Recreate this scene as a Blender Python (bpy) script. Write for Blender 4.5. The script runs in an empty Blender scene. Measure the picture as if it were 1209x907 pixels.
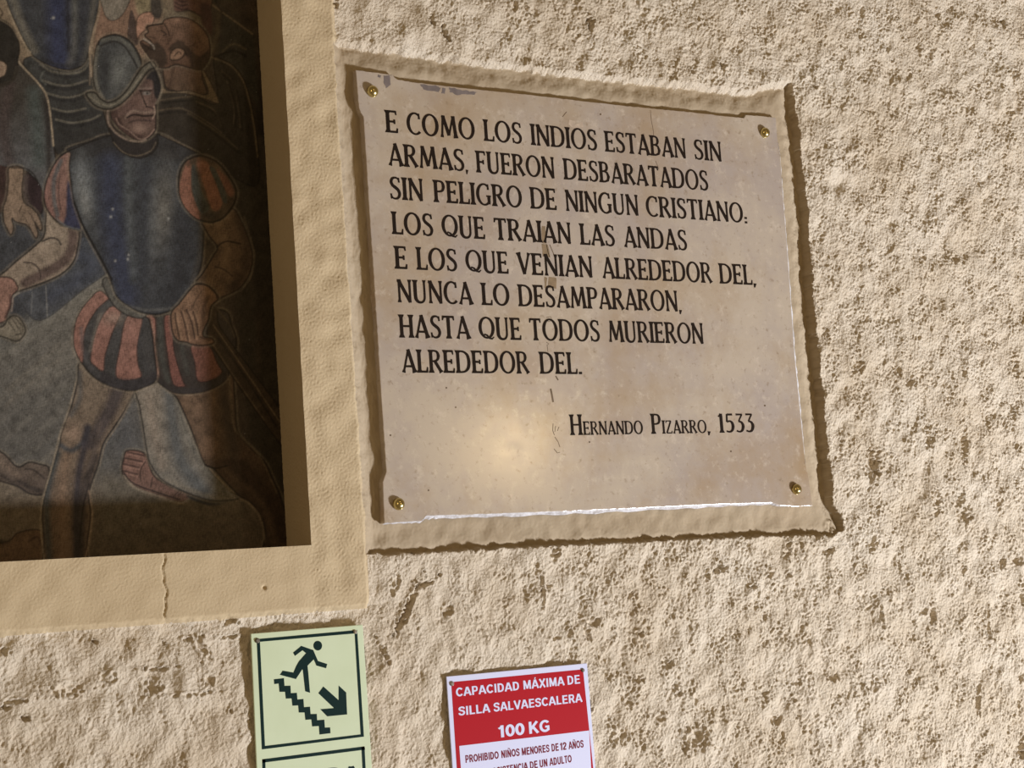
import bpy, bmesh, math, random
import numpy as np
from mathutils import Matrix, Vector

SC = bpy.context.scene
COL = SC.collection
random.seed(4)
RNG = np.random.default_rng(11)

# ------------------------------------------------------------------ camera
# world: X runs right along the wall, Z is up, the wall face is Y = 0 and the room is at Y < 0
FPX, CX, CY = 1900.0, 604.5, 453.5
ROT = np.array([[8.64009481e-01, 7.14618929e-02, -4.98378185e-01],
                [3.04653393e-04, 9.89801281e-01, 1.42454664e-01],
                [5.03475446e-01, -1.23234012e-01, 8.55175920e-01]])
A3 = np.array([ROT[:, 0], ROT[:, 2], -ROT[:, 1]])          # camera (x right, y down, z forward) -> world
CAM = np.array([-1.02687872, -1.56709076, -0.32015003])
ZOFF = 2.6                                                 # height of the plaque's centre above the stair foot
cam_data = bpy.data.cameras.new('camera')
cam_data.sensor_width = 36.0
cam_data.lens = FPX / 1209.0 * 36.0
cam_data.clip_start = 0.05
cam = bpy.data.objects.new('camera', cam_data)
COL.objects.link(cam)
mw = np.eye(4)
mw[:3, 0] = A3 @ np.array([1, 0, 0]); mw[:3, 1] = A3 @ np.array([0, -1, 0]); mw[:3, 2] = A3 @ np.array([0, 0, -1])
mw[:3, 3] = CAM + np.array([0, 0, ZOFF])
cam.matrix_world = Matrix([list(r) for r in mw])
SC.camera = cam

# ------------------------------------------------------------------ world, lights, exposure
SC.view_settings.view_transform = 'Standard'
SC.view_settings.look = 'None'
SC.view_settings.gamma = 1.0
SC.view_settings.use_curve_mapping = False
SC.view_settings.exposure = 0.0
wd = bpy.data.worlds.new('room_light'); SC.world = wd; wd.use_nodes = True
bgn = wd.node_tree.nodes['Background']
bgn.inputs[0].default_value = (1.0, 0.70, 0.38, 1); bgn.inputs[1].default_value = 0.19

def lamp(name, kind, loc, target, power, color, size):
    d = bpy.data.lights.new(name, kind); d.energy = power; d.color = color
    if kind == 'AREA':
        d.shape = 'DISK'; d.size = size
    else:
        d.shadow_soft_size = size
    o = bpy.data.objects.new(name, d); COL.objects.link(o)
    o.location = (loc[0], loc[1], loc[2] + ZOFF)
    v = Vector(target) - Vector(loc)
    o.rotation_euler = v.to_track_quat('-Z', 'Y').to_euler()
    return o
KDIR = np.array([0.60, -0.55, -0.57]); KDIR /= np.linalg.norm(KDIR)
lamp('window_daylight', 'AREA', tuple(KDIR * 4.0), (0.1, 0, 0), 212, (0.97, 0.985, 1.05), 0.45)
lamp('warm_bulb', 'POINT', (0.98, -1.86, 0.025), (0, 0, 0), 8.0, (1.0, 0.72, 0.36), 0.05)
lamp('left_fill', 'POINT', (-2.0, -2.2, 0.1), (0, 0, 0), 26.0, (1.0, 0.76, 0.46), 0.12)  # added warm fill, no actual lamp: brightens the painting's reveal and shaded side
lamp('stair_bulb', 'POINT', (0.18, -1.71, 0.83), (0, 0, 0), 2.5, (1.0, 0.70, 0.34), 0.05)

# ------------------------------------------------------------------ helpers
def W(px, py, h=0.0):
    """point of the wall (h metres in front of its face) seen at a photo pixel"""
    d = A3 @ np.array([px - CX, py - CY, FPX])
    t = (-h - CAM[1]) / d[1]
    p = CAM + t * d
    return np.array([p[0], p[1], p[2]])

def PX(X, Y, Z):
    """photo pixel of world points (arrays)"""
    P = np.stack([X - CAM[0], Y - CAM[1], Z - CAM[2]], -1) @ A3
    return P[..., 0] / P[..., 2] * FPX + CX, P[..., 1] / P[..., 2] * FPX + CY

def lin(r, g, b):
    f = lambda c: (c / 12.92 if c <= 0.04045 else ((c + 0.055) / 1.055) ** 2.4)
    return (f(r / 255), f(g / 255), f(b / 255), 1.0)

def sstep(a, b, x):
    t = np.clip((x - a) / (b - a), 0, 1)
    return t * t * (3 - 2 * t)

def bandnoise(ny, nx, step, wl, ax=1.0, az=1.0, sig=0.35):
    """unit-variance noise with features about wl metres across (ax, az stretch it)"""
    n = RNG.standard_normal((ny, nx)).astype(np.float32)
    fx = np.fft.rfftfreq(nx, step)[None, :] * ax
    fz = np.fft.fftfreq(ny, step)[:, None] * az
    f = np.sqrt(fx * fx + fz * fz) * wl + 1e-6
    r = np.fft.irfft2(np.fft.rfft2(n) * np.exp(-np.log(f) ** 2 / (2 * sig * sig)), s=(ny, nx)).astype(np.float32)
    return r / r.std()

def grid_mesh(name, P, keep, smooth=True):
    """P (ny,nx,3) vertices, keep (ny-1,nx-1) faces kept"""
    ny, nx = P.shape[:2]
    idx = np.arange(ny * nx, dtype=np.int32).reshape(ny, nx)
    q = np.stack([idx[:-1, :-1], idx[:-1, 1:], idx[1:, 1:], idx[1:, :-1]], -1)[keep]
    used = np.zeros(ny * nx, bool); used[q.ravel()] = True
    remap = np.cumsum(used, dtype=np.int32) - 1
    V = P.reshape(-1, 3)[used].astype(np.float32); q = remap[q]
    me = bpy.data.meshes.new(name)
    me.vertices.add(len(V)); me.vertices.foreach_set('co', V.ravel())
    me.loops.add(q.size); me.loops.foreach_set('vertex_index', q.ravel().astype(np.int32))
    me.polygons.add(len(q)); me.polygons.foreach_set('loop_start', np.arange(0, q.size, 4, dtype=np.int32))
    me.polygons.foreach_set('use_smooth', np.full(len(q), smooth))
    me.update(calc_edges=True); me.validate()
    return me, used

def link(name, me, mat, parent=None):
    o = bpy.data.objects.new(name, me); COL.objects.link(o)
    if mat: me.materials.append(mat)
    if parent:
        o.parent = parent
    return o

def empty(name, loc, label, cat, group=None):
    o = bpy.data.objects.new(name, None); COL.objects.link(o)
    o.location = loc; o.empty_display_size = 0.05
    o['label'] = label; o['category'] = cat
    if group: o['group'] = group
    return o

def bm_obj(name, bm, mat, parent=None, smooth=False):
    bmesh.ops.recalc_face_normals(bm, faces=bm.faces[:])
    me = bpy.data.meshes.new(name); bm.to_mesh(me); bm.free()
    if smooth: me.polygons.foreach_set('use_smooth', np.full(len(me.polygons), True))
    if parent is not None:
        me.transform(Matrix.Translation(-Vector(parent_origin(parent))))
    return link(name, me, mat, parent)

def parent_origin(p):
    return Vector(p.location) if p.parent is None else Vector(p.location) + parent_origin(p.parent)

def wz(p):
    return Vector((p[0], p[1], p[2] + ZOFF))

def slab(bm, outline_px, h0, h1, hpx=None):
    """a plate whose outline is given by where its front edge is seen, from h0 (back) to h1 (front)"""
    pts = [W(x, y, h1 if hpx is None else hpx) for x, y in outline_px]
    slab_w(bm, [(p[0], p[2]) for p in pts], h0, h1)

def slab_w(bm, xz, h0, h1, bevel=0.0):
    area = sum(xz[i][0] * xz[(i + 1) % len(xz)][1] - xz[(i + 1) % len(xz)][0] * xz[i][1] for i in range(len(xz)))
    if area < 0: xz = xz[::-1]
    f = [bm.verts.new((x, -h1, z + ZOFF)) for x, z in xz]
    b = [bm.verts.new((x, -h0, z + ZOFF)) for x, z in xz]
    n = len(f)
    ff = bm.faces.new(f)
    bm.faces.new(b[::-1])
    for i in range(n):
        bm.faces.new((f[i], b[i], b[(i + 1) % n], f[(i + 1) % n]))
    return ff

def rectpx(x0, y0, x1, y1):
    return [(x0, y0), (x1, y0), (x1, y1), (x0, y1)]

# ------------------------------------------------------------------ materials
def base_mat(name, color, rough=0.6, spec=0.3, metal=0.0):
    m = bpy.data.materials.new(name); m.use_nodes = True
    b = m.node_tree.nodes['Principled BSDF']
    b.inputs['Base Color'].default_value = color
    b.inputs['Roughness'].default_value = rough
    b.inputs['Specular IOR Level'].default_value = spec
    b.inputs['Metallic'].default_value = metal
    return m, m.node_tree, b

def noise_mix(nt, colA, colB, scale, lo, hi, detail=5, rough=0.6):
    tc = nt.nodes.new('ShaderNodeTexCoord')
    n = nt.nodes.new('ShaderNodeTexNoise'); n.inputs['Scale'].default_value = scale
    n.inputs['Detail'].default_value = detail; n.inputs['Roughness'].default_value = rough
    r = nt.nodes.new('ShaderNodeMapRange'); r.inputs['From Min'].default_value = lo; r.inputs['From Max'].default_value = hi
    mx = nt.nodes.new('ShaderNodeMix'); mx.data_type = 'RGBA'
    nt.links.new(tc.outputs['Object'], n.inputs['Vector'])
    nt.links.new(n.outputs['Fac'], r.inputs['Value'])
    nt.links.new(r.outputs['Result'], mx.inputs['Factor'])
    for sock, c in ((mx.inputs[6], colA), (mx.inputs[7], colB)):
        if isinstance(c, tuple): sock.default_value = c
        else: nt.links.new(c, sock)
    return mx.outputs[2]

def bump(nt, b, scale, strength, dist, detail=6):
    tc = nt.nodes.new('ShaderNodeTexCoord')
    n = nt.nodes.new('ShaderNodeTexNoise'); n.inputs['Scale'].default_value = scale
    n.inputs['Detail'].default_value = detail
    bp = nt.nodes.new('ShaderNodeBump'); bp.inputs['Strength'].default_value = strength; bp.inputs['Distance'].default_value = dist
    nt.links.new(tc.outputs['Object'], n.inputs['Vector'])
    nt.links.new(n.outputs['Fac'], bp.inputs['Height']); nt.links.new(bp.outputs['Normal'], b.inputs['Normal'])

def plaster(name, cA, cB, bscale, bstr, bdist):
    m, nt, b = base_mat(name, cA, 0.85, 0.15)
    c = noise_mix(nt, cA, cB, 9.0, 0.35, 0.7)
    nt.links.new(c, b.inputs['Base Color'])
    bump(nt, b, bscale, bstr, bdist)
    return m
M_ROUGH = plaster('rough_plaster', lin(208, 197, 179), lin(194, 179, 156), 330, 1.0, 0.0026)
M_TRIM = plaster('smooth_plaster', lin(192, 174, 142), lin(185, 166, 134), 420, 0.6, 0.0008)
M_MORTAR = plaster('mortar', lin(176, 161, 137), lin(166, 149, 124), 420, 0.35, 0.0006)
PGAIN = 0.95
# ------------------------------------------------------------------ the plaster wall as one height field, split into wall and trims
STEP = 0.0012
X0, X1, Z0, Z1 = -0.86, 0.98, -0.74, 0.60
xs = np.arange(X0, X1, STEP); zs = np.arange(Z0, Z1, STEP)
nx, nz = len(xs), len(zs)
GX, GZ = np.meshgrid(xs, zs)
bn = lambda wl, ax=1.0, az=1.0, sig=0.35: bandnoise(nz, nx, STEP, wl, ax, az, sig)

# where things are on the wall
OPX = W(330, 0, 0.004)[0]; OPZ = W(200, 653, 0.004)[2]      # painting opening: right and lower edge
PDEP = 0.062                                                 # how far the painting lies behind the wall face
RIMX = W(431.5, 640, 0.004)[0]; RIMZ = W(300, 722.5, 0.004)[2]
def line_z(pts, h):                                          # z of a traced edge as a function of x
    q = np.array([W(x, y, h) for x, y in pts]); o = np.argsort(q[:, 0]); return np.interp(xs, q[o, 0], q[o, 2])[None, :]
def line_x(pts, h):
    q = np.array([W(x, y, h) for x, y in pts]); o = np.argsort(q[:, 2]); return np.interp(zs, q[o, 2], q[o, 0])[:, None]
edge_t = line_z([(398, 46), (470, 55), (560, 69), (700, 86), (800, 96), (890, 106), (905, 99), (938, 95)], 0.002)
edge_b = line_z([(436, 654), (470, 655), (560, 650), (700, 643), (900, 634), (960, 632), (985, 633), (1000, 626)], 0.003)
edge_r = line_x([(938, 95), (945, 150), (951, 200), (957, 260), (962, 350), (972, 450), (981, 540), (985, 592), (991, 604), (998, 614), (999, 632)], 0.003)
edge_l = line_x([(391, 45), (397, 150), (404, 250), (412, 350), (420, 470), (431, 645)], 0.004)

jag = bn(0.018) * 0.0008 + bn(0.0045) * 0.00035
dL = GX - edge_l + jag * 0.5; dR = edge_r - GX + jag; dT = edge_t - GZ + jag; dB = GZ - edge_b + jag
# swelling at the lower right corner of the surround
cr = W(986, 620, 0.003)
dcorner = 0.012 - np.hypot((GX - cr[0]) / 1.1, GZ - cr[2] + 0.002)
inside = np.minimum(np.minimum(dL, dR), np.minimum(dT, dB))

# ---- rough plaster
n_big, n_mid = bn(0.09, 1, 1, 0.5), bn(0.028, 1.0, 1.25, 0.4)
n_mid2 = bn(0.013, 1.0, 1.4)
n_f, n_ff, n_g = bn(0.0062, 1.0, 1.25, 0.3), bn(0.0038, 1, 1.15, 0.3), bn(0.0085, 1.0, 1.4, 0.3)
n_w = bn(0.0105, 0.9, 1.5, 0.3)
mod = sstep(-0.9, 1.0, bn(0.055, 1, 1.2, 0.5))                   # crusty against trowelled patches
leftish = sstep(-0.25, 0.05, GX)
am = 0.32 + 0.62 * mod + 0.16 * leftish
am *= 0.62 + 0.38 * leftish
rough = 0.0013 * n_big + 0.0007 * n_mid + am * (0.00035 * n_mid2 + 0.00050 * np.tanh(1.6 * n_f) + 0.00042 * n_ff + 0.00066 * (np.abs(n_g) - 0.8) - 0.00045 * (np.abs(n_w) - 0.8))
# small crevices and pits
pit = bn(0.017, 1.0, 1.8, 0.3)
rough -= 0.0036 * np.clip(pit - 2.3, 0, 1.0) * (0.35 + 0.65 * mod) * (0.5 + 0.5 * leftish)
pit2 = bn(0.008, 1.0, 1.3, 0.3)
rough -= 0.0020 * np.clip(pit2 - 2.15, 0, 1.0) * (0.3 + 0.7 * mod)
# the pits and gouges one can pick out: (photo x, y, half width mm, half height mm, depth mm, lean)
PITS = [(1107, 16, 7, 6, 9, 0), (1128, 18, 4, 4, 6, 0), (1183, 26, 5, 5, 8, 0), (1018, 14, 4, 7, 5, .3), (1085, 55, 3.5, 10, 7, 0), (1047, 58, 4, 4, 6, 0),
        (1163, 66, 3, 6, 6, 0), (993, 78, 3, 6, 6, 0), (962, 102, 4, 4, 7, 0), (1197, 88, 9, 6, 7, .3), (1113, 120, 4, 3, 5, 0), (1195, 132, 6, 3, 5, 0),
        (510, 26, 3, 5, 10, 0), (524, 36, 3.5, 10, 8, -.2), (528, 46, 2.5, 4, 8, 0), (622, 12, 3, 6, 5, -.4), (697, 26, 5, 7, 11, -.3), (852, 76, 5, 5, 10, 0),
        (608, 8, 4, 5, 4, 0), (395, 3, 4, 5, 6, 0), (815, 85, 3, 3, 4, 0),
        (1030, 548, 9, 20, 8, .05), (1095, 515, 8, 16, 6, 0), (1139, 528, 7, 22, 6, .05), (1012, 434, 9, 9, 6, .3), (1076, 452, 7, 6, 6, 0), (1060, 437, 6, 10, 5, 0),
        (1137, 441, 5, 7, 6, 0), (1140, 608, 9, 9, 8, .2), (1134, 590, 5, 8, 5, .3), (1105, 592, 8, 14, 4, .1), (1199, 432, 5, 16, 5, 0), (1195, 492, 3, 14, 5, 0),
        (1024, 377, 4, 4, 5, 0), (1090, 303, 5, 3, 4, 0), (1128, 305, 6, 6, 4, 0), (1102, 727, 6, 9, 8, .2), (1090, 722, 5, 5, 5, .4), (1040, 728, 3, 13, 6, 0),
        (1138, 672, 6, 6, 6, .3), (1185, 664, 7, 8, 7, .4), (1201, 662, 8, 6, 6, 0), (1207, 705, 4, 12, 6, 0), (1167, 740, 2.5, 22, 5, .05), (1154, 828, 4, 20, 6, .15),
        (1205, 800, 5, 5, 6, 0), (1206, 885, 6, 14, 9, 0), (1030, 642, 7, 9, 5, .3), (978, 650, 9, 3.5, 7, .3), (930, 652, 4, 9, 4, .3), (985, 800, 7, 4, 5, 0),
        (851, 670, 7, 6, 9, 0), (835, 678, 3, 6, 4, 0), (888, 692, 3.5, 4, 9, .4), (908, 675, 5, 5, 5, 0), (932, 678, 3, 3, 6, 0), (895, 700, 2, 5, 4, 0),
        (500, 690, 8, 4, 8, .8), (482, 716, 4, 22, 5, .6), (519, 679, 2, 2, 6, 0), (640, 700, 2.5, 18, 6, .05), (646, 692, 5, 4, 5, 0), (654, 652, 5, 8, 5, 0),
        (530, 721, 4, 6, 3, 0), (452, 770, 3, 12, 5, -.4), (672, 750, 3, 5, 4, 0), (692, 748, 3, 9, 5, -.3), (656, 753, 5, 2.5, 4, 0),
        (820, 872, 16, 12, 4, 0), (733, 868, 13, 9, 3.5, 0), (700, 735, 8, 5, 5, 0), (788, 784, 6, 4, 4, 0), (753, 802, 6, 4, 4, 0), (801, 818, 4, 4, 5, 0), (917, 851, 7, 5, 4, 0),
        (780, 848, 6, 6, 4, 0), (755, 748, 4, 3, 5, 0), (746, 702, 6, 4, 4, 0), (957, 793, 3, 3, 4, 0), (940, 807, 8, 1.8, 4, 0), (905, 818, 6, 1.5, 3, 0),
        (113, 757, 2.5, 2, 6, 0), (3, 770, 7, 3, 5, .4), (28, 849, 4, 2.5, 7, -.4), (20, 828, 9, 2, 5, .4), (3, 836, 6, 2, 6, 0), (80, 815, 16, 5, 3, 0), (180, 812, 7, 5, 3.5, 0),
        (185, 790, 14, 1.6, 4, .1), (240, 765, 4, 14, 3.5, -.4), (247, 805, 5, 5, 4, 0), (130, 800, 7, 5, 3, 0), (225, 820, 20, 1.6, 3, .1), (196, 759, 2, 1.6, 4, 0), (272, 733, 8, 3, 5, .1), (270, 752, 9, 1.6, 4, .25), (222, 755, 4, 2, 4, 0),
        (273, 840, 2, 2, 4, 0), (465, 690, 4, 10, 3, .4), (475, 730, 5, 12, 4, .5)]
for (u, v, a, b, d, lean) in PITS:
    c = W(u, v, 0.0); a *= 1e-3; b *= 1e-3; d *= 1e-3
    R = 2.6 * max(a, b)
    j0, j1 = np.searchsorted(xs, [c[0] - R, c[0] + R]); i0, i1 = np.searchsorted(zs, [c[2] - R, c[2] + R])
    if j1 <= j0 or i1 <= i0: continue
    x = GX[i0:i1, j0:j1] - c[0]; z = GZ[i0:i1, j0:j1] - c[2]
    x = x - lean * z
    r = np.hypot(x / a, z / b) + 0.28 * n_f[i0:i1, j0:j1] + 0.2 * n_mid2[i0:i1, j0:j1]
    k = 1 - sstep(0.45, 1.25, r)
    rough[i0:i1, j0:j1] -= d * 0.8 * k
    rough[i0:i1, j0:j1] += 0.0012 * np.exp(-((r - 1.5) / 0.35) ** 2)
# raised scabs
for (u, v, a, b, d) in [(600, 745, 9, 6, 2.5), (975, 640, 12, 4, 2), (1115, 172, 9, 7, 2.5), (1050, 60, 12, 4, 2), (1105, 830, 20, 30, 2), (1190, 640, 14, 14, 2.5), (470, 665, 12, 9, 2), (185, 835, 12, 9, 2), (245, 825, 14, 10, 1.8), (90, 845, 14, 11, 1.5), (40, 843, 12, 10, 1.5)]:
    c = W(u, v); r2 = ((GX - c[0]) / (a * 1e-3)) ** 2 + ((GZ - c[2]) / (b * 1e-3)) ** 2
    rough += d * 1e-3 * np.exp(-r2)
del n_big, pit, pit2

# ---- smooth border round the painting
peel = bn(0.0042, 1, 1.1, 0.35) * 0.00012 + bn(0.0029) * 0.00010 + bn(0.04) * 0.0004
side = sstep(OPX - 0.01, OPX + 0.012, GX)
border = 0.004 + peel * (0.55 + 0.75 * side)
ck = W(193, 700)[0] + 0.0012 * np.sin(GZ * 160) + 0.0008 * np.sin(GZ * 410)      # hairline crack below the painting
border -= 0.0022 * np.exp(-((GX - ck) / 0.0008) ** 2) * (GZ < OPZ)
for (u, v) in [(406, 93), (402, 56), (310, 694)]:
    c = W(u, v); border -= 0.004 * np.exp(-(((GX - c[0]) ** 2 + (GZ - c[2]) ** 2) / 0.0017 ** 2))

tb = sstep(-0.0065, 0.0, GZ - RIMZ + jag * 0.4) * (1 - sstep(-0.003, 0.0025, GX - RIMX + jag * 0.5))
# keep the wall below the ends of the signs
def under_sign(h, u0, v0, u1, v1, top):
    a, b = W(u0, v0), W(u1, v1)
    k = sstep(-0.005, 0.007, np.minimum(np.minimum(GX - a[0], b[0] - GX), a[2] - GZ))
    return h * (1 - k) + np.minimum(h, top) * k
rough = under_sign(rough, 298, 746, 431, 907, 0.001)
rough = under_sign(rough, 531, 798, 696, 907, 0.001)
rough = np.clip(rough, -0.02, 0.0062)
rough -= 0.003 * (1 - sstep(-0.004, 0.004, GZ - RIMZ)) * (1 - sstep(0.0, 0.05, GX - RIMX)) * sstep(-0.09, -0.01, GZ - RIMZ)
border += 0.0012
outer = rough * (1 - tb) + border * tb
# narrow smooth strip between border and rough wall, under the surround
st = sstep(-0.001, 0.002, GX - RIMX) * (1 - sstep(0.006, 0.009, GX - RIMX + jag)) * (GZ < edge_b + 0.004) * sstep(RIMZ, RIMZ + 0.012, GZ)
outer = outer * (1 - st) + (0.0005 + peel) * st

# ---- surround (recess) of the plaque
pl = np.array([W(419, 83)[0], W(917, 138)[0], W(453, 617)[2], W(419, 83)[2]])
nearL = 1 - sstep(0.0, 0.022, GX - (pl[0] - 0.004))
soft = bn(0.025) * 0.0003 + bn(0.006, 1, 1, .4) * 0.00007 + bn(0.05) * 0.0005
streak = bn(0.0035, 1.0, 5.0) * 0.00016
far = lambda d, lo, hi: 1 - sstep(lo, hi, d)
fT = -0.0035 - 0.0070 * far(dT, 0.0, 0.030)                     # the mortar rises towards the stone
fR = -0.0050 - 0.0085 * far(dR, 0.004, 0.028)
fB = -0.0095 + 0.0015 * far(dB, 0.006, 0.03) - 0.0025 * far(dB, 0.0, 0.010)
fL = -0.0085 + 0 * GX
wT, wR, wB, wL = [1 / (0.004 + np.clip(d, 0, 1)) ** 3 for d in (dT, dR, dB, dL)]
floor = (fT * wT + fR * wR + fB * wB + fL * wL) / (wT + wR + wB + wL) + soft
floor = floor + streak * np.clip(nearL + far(dR, 0.0, 0.03), 0, 1)
t = np.minimum(np.minimum(sstep(0, 0.017, dL), sstep(0, 0.0024, dR)), np.minimum(np.clip(dT / 0.0060, 0, 1), sstep(0, 0.0030, dB)))
H = outer * (1 - t) + floor * t
cb = sstep(0.0, 0.006, dcorner)
H = np.where(cb > 0, np.maximum(H, H * (1 - cb) + (-0.0060 + soft * 2 + 0.0006 * n_f + 0.0006 * n_mid2) * cb), H)
P = np.stack([GX, -H, GZ + ZOFF], -1)

fx = 0.5 * (xs[:-1] + xs[1:])[None, :] + np.zeros((nz - 1, 1)); fz = 0.5 * (zs[:-1] + zs[1:])[:, None] + np.zeros((1, nx - 1))
jo = np.searchsorted(xs, OPX); io = np.searchsorted(zs, OPZ)
opening = np.zeros((nz - 1, nx - 1), bool); opening[io:, :jo] = True
ins = np.minimum(np.minimum(dL - 0.002, dR), np.minimum(dT - 0.0062, dB))[:-1, :-1] > 0.0
bord = (tb[:-1, :-1] > 0.03) & ~ins & ~opening
wallk = ~ins & ~bord & ~opening
me, _ = grid_mesh('wall_back', P, wallk); o = link('wall_back', me, M_ROUGH); o['kind'] = 'structure'
# the border with the sides of the painting's recess
me, _ = grid_mesh('trim_1', P, bord); trim1 = link('trim_1', me, M_TRIM); trim1['kind'] = 'structure'
me, _ = grid_mesh('trim_2', P, ins & ~opening); o = link('trim_2', me, M_MORTAR); o['kind'] = 'structure'
nd = 40
def reveal(edge, axis):
    n = len(edge); dep = np.linspace(0, 1, nd)[:, None]
    R = np.repeat(edge[None], nd, 0).copy()
    R[:, :, 1] = edge[None, :, 1] * (1 - dep) + (PDEP + 0.006) * dep
    w = (RNG.standard_normal((nd, n)) * 0.00016 + np.cumsum(RNG.standard_normal(n) * 0.00003)[None] * 0.4) * np.minimum(1, dep * 8)
    R[:, :, axis] += w
    return R
for nm, e, ax in (('trim_3', P[io:, jo].copy(), 0), ('trim_4', P[io, :jo + 1].copy(), 2)):
    R = reveal(e, ax); me, _ = grid_mesh(nm, R, np.ones((nd - 1, R.shape[1] - 1), bool)); o = link(nm, me, M_TRIM); o['kind'] = 'structure'
XO, ZO = xs[jo], zs[io]
del wT, wR, wB, wL, fT, fR, fB, fL, mod, am, n_f, n_ff, n_g, n_mid, n_mid2, soft, streak, floor, outer, rough, peel, border, P, jag

# the wall goes on beyond the richly modelled stretch
for nm, (xa, xb, za, zb) in {'wall_left': (-3.2, X0, -2.6, 2.6), 'wall_right': (xs[-1], 3.2, -2.6, 2.6), 'wall_top': (X0, xs[-1], zs[-1], 2.6), 'wall_bottom': (X0, xs[-1], -2.6, Z0)}.items():
    bm = bmesh.new(); slab_w(bm, [(xa, za), (xb, za), (xb, zb), (xa, zb)], -0.09, 0.0); o = bm_obj(nm, bm, M_ROUGH); o['kind'] = 'structure'
# ------------------------------------------------------------------ the painting: one panel, its picture drawn into a colour map of its surface
S = 1.6; PXMIN, PYMIN, PXMAX, PYMAX = -110, -110, 350, 700
iw, ih = int((PXMAX - PXMIN) * S), int((PYMAX - PYMIN) * S)
IMG = np.zeros((ih, iw, 3), np.float32)
def lin3(c):
    c = np.array(c, float) / 255; return np.where(c <= 0.04045, c / 12.92, ((c + 0.055) / 1.055) ** 2.4).astype(np.float32)
def spline(pts, closed=True, n=6):
    p = np.array(pts, float); N = len(p); out = []
    rng = range(N) if closed else range(N - 1)
    for i in rng:
        if closed: a, b, c, d = p[(i - 1) % N], p[i], p[(i + 1) % N], p[(i + 2) % N]
        else: a, b, c, d = p[max(i - 1, 0)], p[i], p[i + 1], p[min(i + 2, N - 1)]
        for k in range(n):
            t = k / n
            out.append(b + 0.5 * t * (c - a + t * (2 * a - 5 * b + 4 * c - d + t * (3 * (b - c) + d - a))))
    if not closed: out.append(p[-1])
    return np.array(out)
def region(q, m):
    x0, y0 = q.min(0) - m; x1, y1 = q.max(0) + m
    j0, j1 = max(0, int((x0 - PXMIN) * S)), min(iw, int((x1 - PXMIN) * S) + 2)
    i0, i1 = max(0, int((y0 - PYMIN) * S)), min(ih, int((y1 - PYMIN) * S) + 2)
    return i0, i1, j0, j1
def coords(i0, i1, j0, j1):
    return np.meshgrid(np.arange(j0, j1) / S + PXMIN, np.arange(i0, i1) / S + PYMIN)
def dist_poly(X, Y, q, closed):
    d = np.full(X.shape, 1e9, np.float32); n = len(q)
    for i in range(n if closed else n - 1):
        a, b = q[i], q[(i + 1) % n]; e = b - a; L = e @ e + 1e-9
        t = np.clip(((X - a[0]) * e[0] + (Y - a[1]) * e[1]) / L, 0, 1)
        d = np.minimum(d, (X - a[0] - t * e[0]) ** 2 + (Y - a[1] - t * e[1]) ** 2)
    return np.sqrt(d)
def mask_poly(pts, soft=1.2, smooth=True):
    q = spline(pts) if smooth else np.array(pts, float)
    i0, i1, j0, j1 = region(q, soft + 1)
    if i1 <= i0 or j1 <= j0: return None
    X, Y = coords(i0, i1, j0, j1)
    ins = np.zeros(X.shape, bool); n = len(q)
    for i in range(n):
        a, b = q[i], q[(i + 1) % n]
        if a[1] == b[1]: continue
        c = (a[1] > Y) != (b[1] > Y)
        ins ^= c & (X < (b[0] - a[0]) * (Y - a[1]) / (b[1] - a[1]) + a[0])
    d = dist_poly(X, Y, q, True)
    sd = np.where(ins, d, -d)
    return (i0, i1, j0, j1), np.clip(0.5 + sd / soft, 0, 1), X, Y, q
CLIP = []
def put(sl, a, col):
    i0, i1, j0, j1 = sl
    if CLIP:
        a = a * CLIP[-1][i0:i1, j0:j1]
    IMG[i0:i1, j0:j1] = IMG[i0:i1, j0:j1] * (1 - a[..., None]) + col * a[..., None]
def fill(pts, c, c2=None, d=None, soft=1.2, alpha=1.0, smooth=True, edge=None, ew=1.6, ea=0.85, rim=None):
    r = mask_poly(pts, soft, smooth)
    if r is None: return
    sl, m, X, Y, q = r
    if edge and ew >= 1.7 and not CLIP: line(list(q), ew + 4.2, LT, 0.30, closed=True, sm=False, soft=2.0)
    col = lin3(c)[None, None]
    if c2 is not None:
        d = d or ((q[:, 0].min(), q[:, 1].min()), (q[:, 0].min(), q[:, 1].max()))
        v = np.array(d[1], float) - np.array(d[0]); t = np.clip(((X - d[0][0]) * v[0] + (Y - d[0][1]) * v[1]) / (v @ v), 0, 1)[..., None]
        col = col * (1 - t) + lin3(c2) * t
    put(sl, m * alpha, col)
    if rim: line(list(q), 4.0, rim, 0.45, closed=True, sm=False, soft=2.5)
    if edge: line(list(q), ew, edge, ea, closed=True, sm=False)
def line(pts, w, c, alpha=0.8, closed=False, sm=True, soft=1.1):
    q = spline(pts, closed) if sm else np.array(pts, float)
    i0, i1, j0, j1 = region(q, w + soft + 1)
    if i1 <= i0 or j1 <= j0: return
    X, Y = coords(i0, i1, j0, j1)
    d = dist_poly(X, Y, q, closed)
    put((i0, i1, j0, j1), np.clip(0.5 - (d - w / 2) / soft, 0, 1) * alpha, lin3(c))
def blob(cx, cy, rx, ry, c, alpha=0.6, ang=0.0, p=1.0):
    R = 2.4 * max(rx, ry); i0, i1, j0, j1 = region(np.array([[cx - R, cy - R], [cx + R, cy + R]]), 0)
    if i1 <= i0 or j1 <= j0: return
    X, Y = coords(i0, i1, j0, j1); ca, sa = math.cos(math.radians(ang)), math.sin(math.radians(ang))
    u = ((X - cx) * ca + (Y - cy) * sa) / rx; v = (-(X - cx) * sa + (Y - cy) * ca) / ry
    put((i0, i1, j0, j1), np.exp(-(u * u + v * v) ** p) * alpha, lin3(c))
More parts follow.
